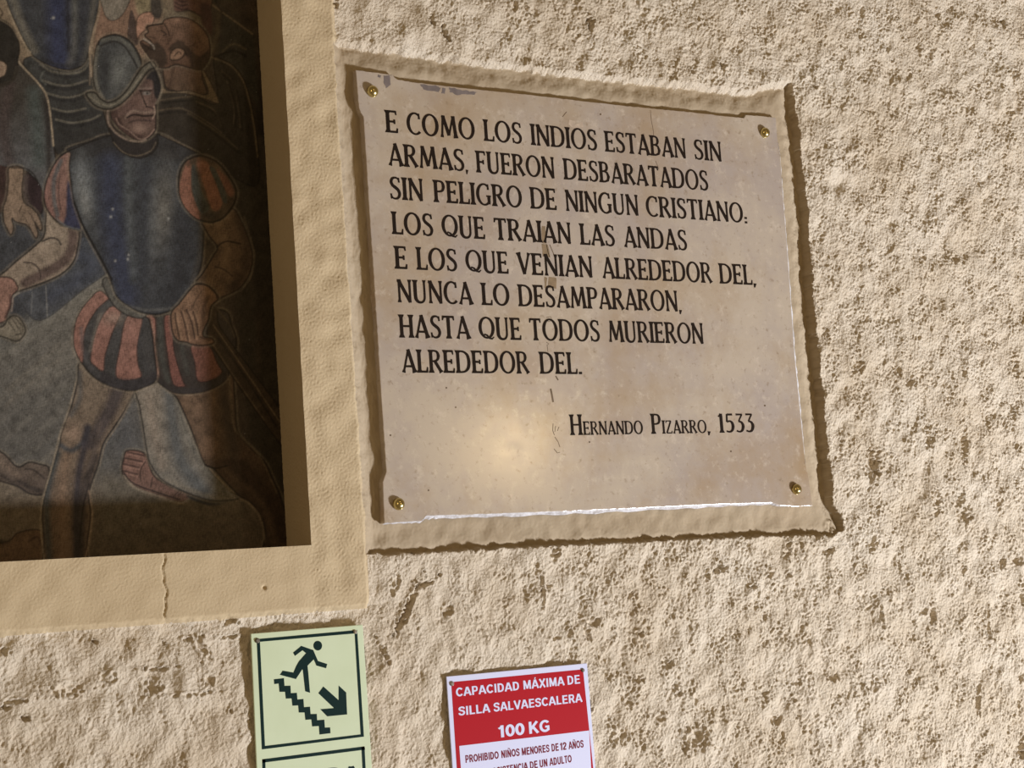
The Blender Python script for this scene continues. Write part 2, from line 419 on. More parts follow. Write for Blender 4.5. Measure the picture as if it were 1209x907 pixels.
class clip:
    def __init__(self, pts): self.p = pts
    def __enter__(self):
        m = np.zeros((ih, iw), np.float32); r = mask_poly(self.p)
        if r: (i0, i1, j0, j1), a = r[0], r[1]; m[i0:i1, j0:j1] = a
        CLIP.append(m)
    def __exit__(self, *a): CLIP.pop()
DK = (24, 20, 18); LT = (128, 112, 84)

# ground and backdrop
fill(rectpx(-130, -130, 360, 720), (66, 54, 42), smooth=False)
fill([(-130, -130), (200, -130), (200, 60), (110, 90), (-20, 60), (-130, 60)], (122, 100, 68), smooth=False, soft=10)
fill([(100, -130), (190, -130), (190, 60), (150, 70), (112, 60)], (124, 88, 60), smooth=False, soft=8)
fill([(-130, 240), (120, 250), (130, 330), (20, 420), (-130, 470)], (56, 60, 66), smooth=False, soft=14)
fill([(-130, 470), (10, 410), (125, 325), (200, 380), (210, 600), (-130, 600)], (98, 94, 84), (78, 76, 72), ((100, 340), (120, 580)), smooth=False, soft=10)
fill([(-130, 560), (60, 560), (150, 580), (330, 590), (345, 720), (-130, 720)], (100, 86, 66), (90, 74, 54), ((60, 600), (90, 670)), smooth=False, soft=24)
fill([(120, 560), (300, 580), (345, 720), (100, 720)], (92, 84, 68), (84, 70, 50), ((150, 580), (170, 650)), smooth=False, soft=20)
for k in range(26):                                                        # brushed light on the ground
    a = random.uniform(0, 1); x = random.uniform(-10, 90); y = random.uniform(380, 540)
    line([(x, y + 30), (x + 25, y + 8), (x + 60, y - 22)], random.uniform(3, 9), random.choice([(116, 110, 96), (84, 84, 82), (122, 112, 94)]), 0.22, soft=5)
line([(125, 326), (60, 370), (-10, 415)], 20, (116, 112, 98), 0.55, soft=16)
blob(120, 520, 40, 22, (70, 76, 82), 0.4); blob(150, 505, 14, 40, (70, 76, 86), 0.4)
fill([(222, 170), (310, 170), (350, 460), (340, 600), (300, 560), (285, 430), (270, 260)], (50, 43, 32), smooth=False, soft=8)
fill([(292, -120), (350, -120), (350, 200), (300, 160)], (72, 56, 38), (38, 31, 25), ((310, 0), (310, 130)), smooth=False, soft=10)
line([(306, 370), (304, 480)], 6, (58, 44, 30), 0.5, soft=5)

# tall figure in a cuirass at the top
CU = [(4, -110), (4, -30), (7.5, 0), (18, 26), (32, 54), (42, 68), (62, 78), (82, 82), (97, 77), (104, 64), (110, 37), (116, 11), (119, -20), (120, -110)]
fill([(40, 66), (104, 62), (109, 90), (124, 140), (128, 165), (100, 182), (66, 180), (58, 125), (46, 98), (28, 76)], (56, 58, 56), (42, 42, 42), edge=DK, ew=1.2)
for pts in ([(48, 76), (60, 84), (80, 87), (97, 84), (106, 74)], [(50, 95), (66, 100), (82, 101), (103, 95)], [(55, 110), (75, 115), (92, 113), (108, 106)], [(62, 128), (80, 132), (101, 128)], [(66, 141), (84, 145), (105, 142), (118, 136)]):
    line(pts, 2.6, (104, 98, 80), 0.6); line([(x, y + 4) for x, y in pts], 4, (30, 30, 34), 0.6, soft=3)
line([(52, 84), (48, 92), (54, 100)], 2, (92, 96, 88), 0.6)
fill(CU, (58, 62, 66), (50, 54, 60), soft=1.5, edge=DK, ew=1.8)
with clip(CU):
    line([(10, -20), (22, 20), (40, 60)], 9, (104, 98, 80), 0.75, soft=8)
    line([(66, -110), (68, 10), (70, 74)], 24, (40, 50, 84), 0.85, soft=16)
    line([(79, -20), (81, 60)], 3.5, (34, 34, 40), 0.8, soft=4)
    line([(88, -20), (88, 50), (82, 76)], 7, (92, 92, 84), 0.6, soft=7)
    line([(114, -20), (106, 40), (98, 74)], 6, (96, 90, 74), 0.6, soft=6)
    line([(98, -20), (97, 70)], 10, (44, 48, 58), 0.6, soft=8)
    line([(44, 66), (66, 76), (90, 78)], 5, (40, 42, 46), 0.6, soft=4)
line([(120, -20), (117, 12), (110, 40), (106, 60), (108, 90)], 2.5, (150, 124, 88), 0.7)
line([(6, 0), (16, 26), (30, 54), (36, 62)], 2.0, (150, 130, 92), 0.6)
blob(63, 21, 1.6, 1.6, (170, 170, 165), 0.8)
fill([(118, -20), (122, 12), (130, 24), (142, 20), (152, 4), (158, -20)], (112, 102, 84), edge=(54, 40, 30), ew=1.5, ea=0.6)
fill([(155, 12), (151, 35), (152, 52), (163, 52), (162, 34)], (72, 54, 46), edge=(50, 38, 30), ew=1, ea=.5)
fill([(160, -20), (161, 10), (168, 20), (180, 14), (186, -20)], (124, 108, 64), soft=4)
fill([(161, 26), (166, 17), (176, 14), (182, 16), (180, 28), (166, 40), (162, 46)], (156, 104, 70), edge=(70, 48, 34), ew=1.4)
fill([(180, -20), (178, 14), (190, 20), (196, -20)], (62, 54, 46), soft=3)

# dark figure at the left edge
ROBE = [(-110, 110), (0, 98), (20, 77), (30, 80), (45, 99), (55, 115), (60, 135), (63, 170), (66, 205), (52, 236), (40, 212), (15, 198), (-110, 190)]
fill(ROBE, (58, 53, 46), (78, 80, 82), ((10, 120), (30, 195)), edge=DK, ew=1.4)
with clip(ROBE):
    line([(40, 110), (44, 150), (46, 190)], 16, (62, 80, 76), 0.6, soft=12)
    line([(10, 100), (4, 150), (10, 190)], 14, (70, 52, 50), 0.6, soft=10)
    line([(54, 120), (57, 150), (58, 200)], 7, (42, 36, 34), 0.8, soft=5)
    line([(2, 120), (8, 128), (10, 150)], 1.2, (36, 30, 28), 0.6)
line([(21, 62), (22, 72), (28, 80), (45, 98), (54, 111), (58, 126), (61, 150), (63, 172)], 2.2, (146, 126, 92), 0.85)
HEAD = [(-110, 10), (-20, 12), (0, 22), (14, 31), (21, 45), (23, 58), (21, 72), (19, 88), (10, 98), (0, 100), (-110, 105)]
fill(HEAD, (38, 35, 30), edge=DK, ew=1.5)
line([(0, 23), (14, 32), (22, 46)], 1.8, (126, 106, 74), 0.6)
line([(20, 80), (15, 94), (2, 101)], 5, (50, 44, 34), 0.8)
fill([(-6, 72), (3, 72.5), (8, 77), (7.5, 84), (4, 90), (-6, 91)], (140, 112, 80), edge=(44, 34, 26), ew=1.6)
blob(1, 82, 3, 4, (112, 84, 58), 0.7)
line([(0, 10), (3, 15), (1, 20)], 2, (60, 44, 30), 0.7)
fill([(30, 205), (44, 214), (51, 232), (49, 252), (40, 248), (32, 230)], (48, 32, 38), edge=(26, 20, 22))
fill([(-20, 196), (8, 197), (12, 200), (8, 232), (3, 250), (-20, 250)], (62, 40, 36), soft=2)
HAND = [(11, 198), (27, 199), (26, 222), (28, 238), (38, 246), (45, 254), (50, 268), (47, 272), (41, 262), (45, 276), (42, 281), (36, 271), (30, 265), (19, 262), (14, 258), (16, 270), (13, 277), (9, 272), (4, 259), (4, 245), (8, 233), (10, 214)]
fill(HAND, (132, 104, 74), (122, 98, 74), edge=(34, 28, 26), ew=1.7)
line([(31, 208), (30, 226), (33, 240)], 6, (74, 60, 56), 0.8, soft=3)
for pts in ([(40, 258), (33, 250)], [(44, 268), (37, 256)], [(22, 250), (26, 243)], [(36, 270), (30, 258)]): line(pts, 1.1, (60, 44, 36), 0.8)
line([(14, 198), (30, 199), (40, 206), (44, 214)], 1.8, (30, 26, 26), 0.8)

# bearded man looking up, behind the soldier
line([(236, 0), (262, 14), (300, 40), (300, 60), (262, 70), (258, 50)], 14, (60, 54, 42), 0.4, soft=14)
fill([(262, 10), (300, 42), (306, 130), (288, 98), (258, 68)], (54, 52, 44), smooth=False, soft=4)
BODY = [(187, 112), (200, 108), (225, 110), (256, 122), (252, 70), (262, 70), (280, 82), (292, 105), (299, 135), (305, 180), (300, 220), (240, 186), (190, 160), (182, 130)]
fill(BODY, (52, 45, 34), (38, 32, 26), soft=2, edge=DK)
line([(250, 68), (272, 77), (286, 94), (294, 118), (300, 150), (304, 185)], 2.2, (112, 92, 60), 0.55)
for pts, w in (([(190, 118), (205, 116), (226, 114)], 2), ([(186, 131), (205, 128), (220, 130), (250, 148), (270, 166)], 2.2), ([(222, 134), (250, 152), (280, 176)], 3), ([(232, 120), (252, 130), (262, 150)], 2), ([(262, 84), (276, 100), (282, 130), (284, 150)], 2.4), ([(268, 96), (276, 124), (276, 146)], 2)):
    line(pts, w, (84, 68, 44), 0.6); line([(x + 2, y + 4) for x, y in pts], w + 1, (24, 20, 18), 0.6)
line([(262, 62), (268, 56), (277, 52), (290, 58)], 2.5, (92, 78, 54), 0.7); line([(258, 66), (275, 60), (290, 66)], 3, (30, 28, 26), 0.8)
line([(240, -2), (262, 14), (284, 30), (298, 40)], 2.2, (118, 98, 66), 0.7); line([(252, -6), (257, 6), (262, 14)], 2, (40, 34, 28), 0.8)
line([(258, 18), (256, 40), (250, 60)], 5, (88, 74, 50), 0.6, soft=3)
fill([(190, -20), (195, 8), (210, 14), (224, 12), (240, 20), (248, 14), (246, -20)], (92, 56, 42), edge=(40, 28, 22))
for y in (0, 4.5, 9): line([(206, y - 2), (214, y + 2), (222, y + 1)], 1.4, (48, 30, 24), 0.9)
fill([(190, -20), (193, 18), (206, 20), (240, 30), (240, 22), (222, 14), (206, 12), (204, -20)], (108, 92, 62), soft=3, alpha=.8)
fill([(236, 6), (248, 8), (250, 40), (240, 34)], (70, 40, 34), soft=3)
NECK = [(196, 76), (230, 72), (238, 84), (239, 93), (244, 108), (240, 112), (222, 110), (199, 105), (194, 96)]
fill(NECK, (94, 64, 40), (84, 60, 38), edge=(30, 22, 18))
line([(205, 76), (203, 90), (200, 104)], 4, (66, 44, 30), 0.7, soft=3); line([(222, 82), (224, 96), (228, 108)], 4, (112, 78, 48), 0.6, soft=4)
FACE = [(173.5, 31), (180, 29.5), (191, 28), (195, 23), (206, 20.5), (220, 21.5), (233, 28), (243, 39), (247, 49), (248, 62), (245, 73), (237, 82), (224, 80), (208, 76), (197, 80), (184, 78), (178, 70), (166, 52), (170, 48), (178, 53), (182, 58), (179, 50), (171, 42), (175, 38)]
fill(FACE, (106, 72, 46), (92, 60, 38), edge=(28, 20, 16), ew=1.8)
with clip(FACE):
    fill([(199, 58), (206, 50), (215, 48), (222, 56), (235, 66), (246, 60), (246, 76), (236, 84), (226, 80), (222, 68), (206, 62)], (58, 40, 26), soft=3)
    fill([(166, 52), (178, 54), (186, 50), (196, 62), (196, 76), (188, 80), (178, 72)], (58, 42, 30), soft=3)
    line([(198, 26), (214, 24), (232, 32), (242, 46)], 6, (128, 88, 56), 0.5, soft=6)
    line([(190, 30), (196, 42), (200, 52)], 5, (80, 52, 34), 0.5, soft=4)
line([(194, 28), (199, 38), (200, 42)], 1.6, (40, 28, 20), 0.9); line([(190, 36), (196, 40), (193, 42)], 1.6, (40, 28, 20), 0.9)
line([(170, 46), (180, 53), (182, 58)], 2.0, (142, 128, 110), 0.8); line([(168, 51), (176, 57), (181, 59)], 1.2, (30, 22, 18), 0.9)
line([(172, 33), (180, 30), (192, 28)], 1.4, (30, 22, 18), 0.9)
line([(176, 43), (183, 45)], 1.2, (40, 28, 20), 0.8)
for k in range(4): line([(200 + 3 * k, 24 + k), (203 + 3 * k, 32 + k)], 1, (70, 46, 30), 0.6)
fill([(201, 70), (202, 62), (208, 57), (215, 58), (218, 62), (214, 69), (207, 71)], (128, 90, 56), edge=(40, 28, 20), ew=1.5)
line([(206, 66), (211, 61), (214, 64)], 1.5, (60, 40, 26), 0.9)
COLL = [(190, 98), (196, 106), (208, 108), (224, 107), (240, 112), (246, 108), (240, 90), (238, 84), (241, 84), (250, 100), (258, 118), (256, 122), (240, 116), (222, 111), (205, 110), (190, 110)]
fill(COLL, (104, 84, 54), soft=1.5, edge=(34, 28, 22), ew=1.1)

# ---- the soldier
# legs
MID = [(162, 458), (165, 480), (170, 510), (174, 535), (178, 548), (190, 565), (212, 578), (235, 587), (255, 591.5), (284, 588), (272, 580), (248, 556), (234, 530), (223, 500), (212, 466), (196, 452)]
FOOT = [(149, 533), (160, 532), (172, 537), (177, 552), (184, 564), (204, 576), (224, 584), (219, 592), (205, 592), (170, 580), (150, 568), (144, 555), (146, 542)]
fill(FOOT, (124, 80, 64), (98, 68, 54), edge=(32, 24, 22), ew=2)
for pts in ([(151, 534), (170, 538)], [(148, 541), (168, 545)], [(146, 548), (164, 552)], [(146, 556), (162, 560)]): line(pts, 1.7, (46, 30, 28), 0.85); line([(x, y + 2.5) for x, y in pts], 1.5, (150, 104, 84), 0.5)
line([(172, 545), (166, 555), (166, 568)], 1.5, (40, 28, 26), 0.8); line([(180, 564), (178, 575)], 1.6, (40, 28, 26), 0.8)
for k in range(4): line([(205 + 5 * k, 586 - k), (212 + 5 * k, 579)], 1.2, (44, 32, 28), 0.8)
line([(146, 562), (160, 576), (190, 587), (212, 594), (222, 590), (226, 583)], 2.6, (132, 116, 92), 0.75)
line([(146, 558), (158, 571), (190, 583), (212, 590)], 1.8, (34, 30, 30), 0.9)
fill([(222, 584), (250, 592), (285, 588), (250, 597), (226, 590)], (40, 44, 50), soft=3)
fill(MID, (120, 108, 90), (98, 94, 84), edge=(34, 32, 32), ew=1.8)
with clip(MID):
    line([(200, 462), (204, 500), (214, 545), (240, 580)], 16, (72, 78, 80), 0.85, soft=11)
    line([(208, 462), (216, 500), (228, 530), (262, 578)], 9, (92, 90, 80), 0.7, soft=7)
    line([(176, 470), (184, 520), (192, 550)], 9, (138, 118, 96), 0.5, soft=9)
    line([(196, 566), (240, 584), (278, 588)], 4, (118, 108, 88), 0.6, soft=4)
line([(212, 470), (224, 502), (234, 530), (248, 554), (272, 580)], 2, (140, 122, 92), 0.5)
RLEG = [(200, 458), (250, 456), (272, 436), (277, 470), (280, 508), (292, 525), (312, 545), (324, 570), (334, 595), (350, 660), (312, 660), (313.5, 628), (306, 606), (294, 592), (282, 585), (262, 564), (252, 553), (242, 548), (233, 526), (222, 498), (209, 470)]
fill(RLEG, (98, 70, 42), (62, 45, 30), ((240, 470), (300, 600)), edge=(26, 20, 18), ew=2.2)
with clip(RLEG):
    line([(262, 450), (268, 490), (276, 530)], 16, (50, 38, 26), 0.8, soft=10)
    blob(246, 528, 13, 14, (118, 84, 50), 0.7)
    fill([(256, 552), (270, 540), (290, 545), (320, 580), (336, 610), (336, 640), (316, 620), (290, 585)], (54, 36, 24), soft=7, alpha=.85)
    line([(262, 553), (290, 576), (312, 600), (324, 640)], 8, (88, 64, 40), 0.6, soft=7)
    line([(230, 470), (240, 505)], 10, (112, 80, 48), 0.5, soft=9)
line([(242, 549), (254, 553), (268, 550)], 2, (26, 20, 18), 0.9)
line([(283, 588), (296, 596), (308, 612), (313, 640)], 2.0, (122, 100, 70), 0.5)
line([(270, 440), (274, 480), (277, 506), (290, 522), (306, 538), (318, 562), (327, 582)], 2.0, (102, 84, 54), 0.5)
fill([(0, 533), (20, 551), (34, 546), (46, 548), (58, 553), (54, 572), (50, 584), (35, 583), (22, 575), (0, 568), (-40, 555), (-40, 520)], (104, 86, 70), (78, 64, 54), edge=(30, 26, 26), ew=2)
line([(30, 554), (40, 555), (52, 565)], 2.2, (50, 42, 38), 0.8); line([(22, 568), (36, 576), (50, 580)], 5, (56, 48, 46), 0.7, soft=3); line([(0, 560), (18, 572), (30, 582)], 4, (50, 44, 42), 0.6, soft=3)
line([(-10, 538), (8, 552), (22, 562)], 5, (126, 102, 80), 0.5, soft=5)
fill([(-40, 645), (0, 641), (12, 638), (22, 629), (46, 626), (54, 640), (56, 690), (-40, 690)], (106, 76, 46), (78, 56, 36), edge=(40, 30, 22), ew=1.6)
line([(34, 640), (44, 634), (50, 646)], 3, (60, 38, 26), 0.7); line([(-10, 640), (10, 640)], 6, (44, 36, 28), 0.6, soft=4)
LLEG = [(96, 428), (92, 450), (85, 478), (80, 491), (72, 514), (71, 524), (63, 552), (54, 582), (50, 608), (52, 635), (54, 690), (98, 690), (103, 640), (107, 608), (105, 582), (116, 548), (122, 524), (135, 504), (150, 480), (158, 456), (131, 452)]
fill(LLEG, (110, 92, 70), (100, 74, 50), edge=(30, 26, 28), ew=2)
with clip(LLEG):
    line([(142, 452), (132, 480), (118, 505), (108, 524)], 17, (58, 50, 54), 0.85, soft=8)
    line([(94, 440), (94, 470), (84, 490)], 6, (72, 74, 74), 0.7, soft=5)
    blob(86, 512, 9, 11, (140, 108, 80), 0.75)
    line([(72, 526), (84, 532), (98, 522), (104, 506)], 6, (58, 64, 70), 0.85, soft=4)
    line([(103, 505), (98, 535), (93, 560), (90, 600), (91, 660)], 9, (48, 44, 52), 0.9, soft=6)
    line([(112, 540), (102, 570), (96, 600), (95, 680)], 12, (46, 40, 42), 0.8, soft=7)
    line([(68, 536), (60, 565), (55, 600), (60, 690)], 8, (58, 66, 68), 0.85, soft=6)
    line([(118, 500), (113, 528), (105, 552)], 4, (92, 76, 66), 0.6, soft=4)
    line([(79, 540), (74, 580), (74, 660)], 9, (128, 94, 62), 0.6, soft=8)
    line([(105, 572), (98, 600), (94, 640)], 1.6, (28, 24, 26), 0.8)
line([(90, 450), (80, 488), (70, 516), (60, 556), (50, 592), (48, 620), (52, 660)], 2, (138, 120, 92), 0.55)
line([(105, 580), (109, 606), (105, 640), (100, 662)], 1.8, (138, 108, 76), 0.7)
line([(158, 462), (148, 486), (136, 506), (124, 526), (118, 550)], 1.8, (120, 104, 84), 0.5)

# trunk hose
LOB = [(118, 344), (106, 354), (96, 367), (90, 380), (87.5, 395), (89, 413), (99, 432), (112, 446), (131, 456), (154, 461), (170, 457), (184, 447), (182, 415), (178, 385), (172, 374), (146, 366), (130, 354)]
ROB = [(170, 375), (173, 410), (176, 430), (184, 448), (205, 463), (229, 464), (250, 459), (268, 446), (277, 420), (279, 402), (274, 386), (262, 366), (203, 372)]
fill(ROB, (60, 52, 46), (48, 40, 36), edge=(26, 22, 22), ew=2.2)
with clip(ROB):
    for pts, c in (([(171, 374), (183, 376), (184, 410), (188, 440), (186, 450), (177, 436), (172, 408)], (136, 78, 60)), ([(194, 376), (204, 376), (205, 412), (216, 450), (220, 456), (205, 454), (198, 420)], (128, 66, 50)), ([(226, 408), (246, 408), (256, 428), (262, 440), (252, 448), (234, 450), (230, 428)], (124, 66, 46))):
        fill(pts, c, tuple(int(v * .88) for v in c), soft=2, edge=(38, 26, 24), ew=1.2)
    line([(189, 374), (191, 420), (198, 450)], 6, (64, 68, 62), 0.6, soft=4); line([(214, 405), (221, 440)], 6, (58, 60, 54), 0.6, soft=4)
    fill([(178, 440), (205, 456), (240, 456), (272, 436), (272, 470), (180, 470)], (46, 40, 40), soft=5, alpha=.8)
fill(LOB, (66, 66, 66), (54, 52, 52), edge=(28, 24, 24), ew=2.2)
with clip(LOB):
    for pts in ([(116, 342), (130, 350), (114, 366), (100, 392), (99, 420), (95, 428), (86, 400), (94, 366)], [(122, 372), (132, 362), (143, 368), (133, 392), (124, 420), (122, 438), (112, 432), (107, 424), (112, 395)], [(150, 374), (168, 376), (162, 408), (163, 430), (166, 446), (138, 446), (142, 408)]):
        fill(pts, (142, 90, 72), (132, 78, 60), soft=2, edge=(44, 32, 30), ew=1.2)
    line([(118, 372), (112, 392), (107, 414)], 3, (128, 118, 100), 0.4, soft=4)
    line([(96, 388), (99, 418), (108, 436)], 4, (78, 76, 78), 0.6, soft=4)
    fill([(120, 440), (140, 447), (170, 446), (184, 440), (184, 470), (120, 470)], (48, 44, 48), soft=4, alpha=.85)
    blob(134, 376, 14, 8, (140, 118, 98), 0.5); line([(170, 380), (166, 410), (174, 440)], 5, (56, 56, 58), 0.8, soft=3)
line([(86, 386), (85, 412), (97, 434), (110, 449)], 1.6, (112, 98, 80), 0.5)

# dark cloth and the arm on the left
fill([(20, 345), (45, 338), (80, 318), (95, 282), (108, 286), (124, 314), (126, 322), (96, 344), (58, 374), (40, 377), (28, 362)], (62, 70, 80), (66, 70, 76), soft=3, edge=(40, 42, 46), ew=1.2, ea=.6)
line([(92, 300), (108, 318), (60, 350)], 16, (52, 62, 84), 0.5, soft=12); line([(54, 338), (56, 374)], 1.4, (124, 124, 118), 0.6); line([(38, 345), (37, 370)], 1.2, (110, 112, 110), 0.5)
LARM = [(56, 246), (62, 256), (72, 266), (92, 271), (91.5, 292), (86, 310), (70, 325), (42, 337), (15, 346), (-30, 360), (-30, 340), (0, 325), (20, 308), (42, 290), (52, 279), (54, 262)]
fill(LARM, (136, 118, 94), (126, 106, 84), edge=(30, 28, 28), ew=2)
with clip(LARM):
    line([(86, 270), (85, 292), (76, 308), (58, 320), (30, 334)], 12, (80, 58, 54), 0.85, soft=5)
    line([(56, 250), (60, 270), (58, 285)], 6, (150, 130, 104), 0.4, soft=6)
line([(50, 285), (60, 281), (68, 283), (72, 289)], 2, (50, 44, 42), 0.9); line([(54, 288), (64, 285)], 1.5, (150, 136, 112), 0.6)
line([(28, 310), (38, 311), (46, 318), (48, 330)], 1.8, (56, 44, 40), 0.9)
fill([(0, 327), (14, 329), (20, 337), (21, 342), (14, 350), (13, 360), (8, 372), (4, 380), (-30, 384), (-30, 330)], (138, 92, 72), edge=(40, 28, 28), ew=1.8)
line([(12, 348), (11, 362), (6, 376)], 2.2, (80, 50, 44), 0.8); line([(15, 352), (14, 368)], 1.2, (150, 124, 110), 0.7)
line([(16, 350), (22, 346)], 2.4, (130, 122, 110), 0.7)
fill([(-20, 386), (2, 386), (10, 376), (18, 373), (25, 378), (30, 389), (28, 396), (22, 402), (15, 402), (0, 397), (-20, 396)], (112, 102, 82), edge=(34, 32, 28), ew=1.7)
for pts in ([(14, 376), (22, 388)], [(18, 375), (27, 386)], [(10, 380), (17, 390)], [(18, 396), (24, 394)]): line(pts, 1.4, (56, 48, 40), 0.8)
# sleeve, left
LSL = [(84, 180), (74, 183), (66, 191), (58, 206), (53, 222), (53, 240), (60, 254), (72, 264), (92, 271), (94, 262), (86, 230), (83, 205)]
fill(LSL, (132, 92, 78), (122, 78, 64), edge=(28, 24, 26), ew=2)
with clip(LSL):
    line([(72, 190), (64, 212), (64, 236), (68, 254)], 5, (80, 84, 86), 0.85, soft=3)
    line([(58, 212), (55, 232), (62, 252)], 3, (150, 96, 84), 0.6, soft=3)
    fill([(80, 214), (88, 236), (98, 272), (76, 266), (78, 252)], (46, 50, 78), soft=3)
    line([(71, 205), (69, 230), (72, 248)], 1.3, (50, 40, 40), 0.7)
line([(66, 257), (78, 267), (93, 271)], 2.5, (88, 92, 92), 0.7)

# breastplate
BRE = [(84, 181), (80, 176), (104, 168), (130, 160), (160, 170), (186, 159), (212, 171), (236, 184), (222, 189), (213, 202), (211, 220), (217, 242), (231, 257), (241, 262), (240, 280), (239, 300), (236, 318), (228, 336), (216, 354), (202, 366), (186, 371), (168, 369), (152, 361), (138, 349), (130, 328), (120, 308), (108, 286), (97, 264), (88, 238), (84, 212), (82, 195)]
fill([(121, 335), (128, 328), (140, 346), (155, 360), (172, 368), (168, 376), (150, 372), (134, 360)], (86, 84, 76), edge=(34, 32, 32), ew=1.6)
fill(BRE, (54, 60, 66), (52, 56, 62), edge=(24, 24, 28), ew=2.4)
with clip(BRE):
    fill([(80, 176), (130, 158), (160, 172), (188, 158), (240, 184), (226, 192), (180, 186), (120, 184), (84, 192)], (42, 42, 44), soft=8, alpha=.85)
    blob(98, 220, 11, 34, (112, 120, 122), 0.75, -8); blob(100, 238, 6, 20, (128, 128, 120), 0.4, -10)
    line([(130, 195), (132, 250), (140, 300), (150, 350)], 26, (44, 54, 82), 0.75, soft=18)
    line([(152, 190), (152, 250), (158, 330)], 8, (78, 86, 88), 0.6, soft=9)
    blob(192, 245, 13, 46, (104, 100, 88), 0.65, 5); blob(180, 260, 7, 40, (90, 96, 98), 0.5)
    line([(216, 260), (216, 310), (206, 350)], 22, (38, 40, 46), 0.7, soft=14)
    line([(238, 262), (236, 300), (226, 336)], 5, (70, 64, 56), 0.5, soft=5)
    line([(102, 276), (122, 312), (136, 346)], 3, (96, 98, 94), 0.45, soft=3)
    line([(172, 200), (168, 330)], 12, (48, 54, 64), 0.6, soft=9)
    for (x, y) in ((133, 247), (131, 256), (152, 301), (151, 306), (136, 308), (199, 258), (97, 295)): blob(x, y, 1.3, 1.6, (168, 170, 165), 0.6)
    line([(136, 356), (170, 366), (204, 364)], 3, (96, 96, 90), 0.4, soft=3)
line([(72, 183), (84, 177), (106, 168), (130, 160)], 1.6, (26, 24, 24), 0.9)
line([(186, 158), (212, 170), (236, 182), (262, 196)], 1.8, (24, 20, 20), 0.9); line([(190, 159), (214, 170), (232, 179)], 1.1, (110, 90, 62), 0.5)
line([(88, 240), (98, 266), (110, 288), (122, 310), (132, 330)], 2.4, (24, 24, 26), 0.9)
# sword
fill([(246, 366), (256, 364), (258, 382), (272, 404), (345, 505), (345, 540), (300, 482), (262, 426), (246, 400)], (60, 46, 30), edge=(22, 18, 16), ew=1.4)
line([(254, 362), (270, 382), (277, 398)], 1.8, (86, 70, 46), 0.7); line([(252, 384), (280, 424), (330, 498)], 1.6, (112, 90, 58), 0.75); line([(250, 404), (276, 444), (312, 496)], 1.5, (100, 80, 52), 0.65); line([(258, 400), (290, 446), (328, 506)], 2.2, (30, 24, 20), 0.7)
line([(268, 440), (272, 480), (274, 500)], 1.6, (90, 72, 46), 0.5)
# right arm, hand, sleeve
RARM = [(240, 262), (258, 256), (274, 246), (285, 262), (294, 285), (298, 305), (294, 324), (283, 340), (262, 351), (254, 354), (232, 336), (240, 322), (252, 302), (257, 292), (248, 280), (241, 268)]
fill(RARM, (104, 78, 48), (92, 66, 40), edge=(26, 20, 18), ew=2)
with clip(RARM):
    line([(282, 255), (292, 290), (290, 318), (272, 342)], 12, (62, 44, 28), 0.8, soft=8)
    line([(256, 262), (270, 290), (262, 314), (246, 334)], 8, (120, 90, 56), 0.5, soft=8)
line([(256, 292), (262, 287), (270, 285), (284, 288)], 2, (34, 26, 20), 0.9); line([(254, 315), (264, 318), (274, 326)], 1.8, (40, 30, 22), 0.8)
line([(288, 256), (297, 285), (300, 305), (296, 328), (284, 344)], 1.6, (96, 80, 56), 0.5)
RH = [(233, 335), (246, 338), (256, 348), (257, 354), (249, 362), (246, 378), (241, 388), (240, 397), (250, 400), (252, 405), (240, 408), (228, 407), (220, 404), (210, 402), (204, 393), (202, 380), (203, 368), (212, 358), (223, 344)]
fill(RH, (122, 84, 48), (112, 74, 42), edge=(30, 22, 18), ew=2)
for pts in ([(207, 370), (208, 382), (212, 400)], [(214, 368), (218, 382), (222, 402)], [(220, 366), (226, 380), (230, 400)], [(228, 368), (232, 382), (234, 396)]): line(pts, 1.7, (56, 36, 24), 0.9); line([(x + 2.6, y) for x, y in pts], 2.2, (142, 102, 60), 0.5)
line([(238, 344), (230, 356), (226, 366)], 1.6, (76, 50, 30), 0.7); line([(246, 350), (240, 366), (240, 384)], 4, (70, 46, 28), 0.6, soft=3); line([(236, 398), (248, 402)], 2, (60, 38, 26), 0.8)
line([(232, 336), (244, 337), (254, 346), (256, 352)], 1.8, (48, 34, 24), 0.9)
RSL = [(212.5, 203), (217, 193), (225, 187), (236, 184), (250, 188), (260, 195), (268, 205), (275, 216), (279, 227), (276, 241), (266, 255), (256, 261), (246, 262.5), (231, 257), (219, 245), (212.5, 230), (211, 215)]
fill(RSL, (88, 66, 42), (72, 58, 40), edge=(22, 18, 16), ew=2.4)
with clip(RSL):
    fill([(213, 214), (222, 190), (226, 200), (226, 225), (236, 252), (232, 260), (214, 240)], (128, 72, 42), soft=2.5)
    fill([(232, 190), (244, 190), (252, 210), (262, 236), (258, 248), (250, 246), (242, 222)], (134, 76, 42), soft=2.5)
    fill([(256, 200), (268, 210), (276, 226), (272, 232), (264, 220)], (116, 66, 40), soft=2.5)
    fill([(226, 200), (230, 196), (238, 225), (247, 246), (238, 252), (228, 230)], (62, 66, 60), soft=2)
    fill([(247, 198), (254, 200), (266, 226), (268, 240), (262, 236), (256, 218)], (62, 66, 60), soft=2)
    blob(248, 254, 10, 5, (48, 46, 42), 0.8); line([(222, 194), (238, 188), (252, 193)], 5, (70, 52, 34), 0.7, soft=4)
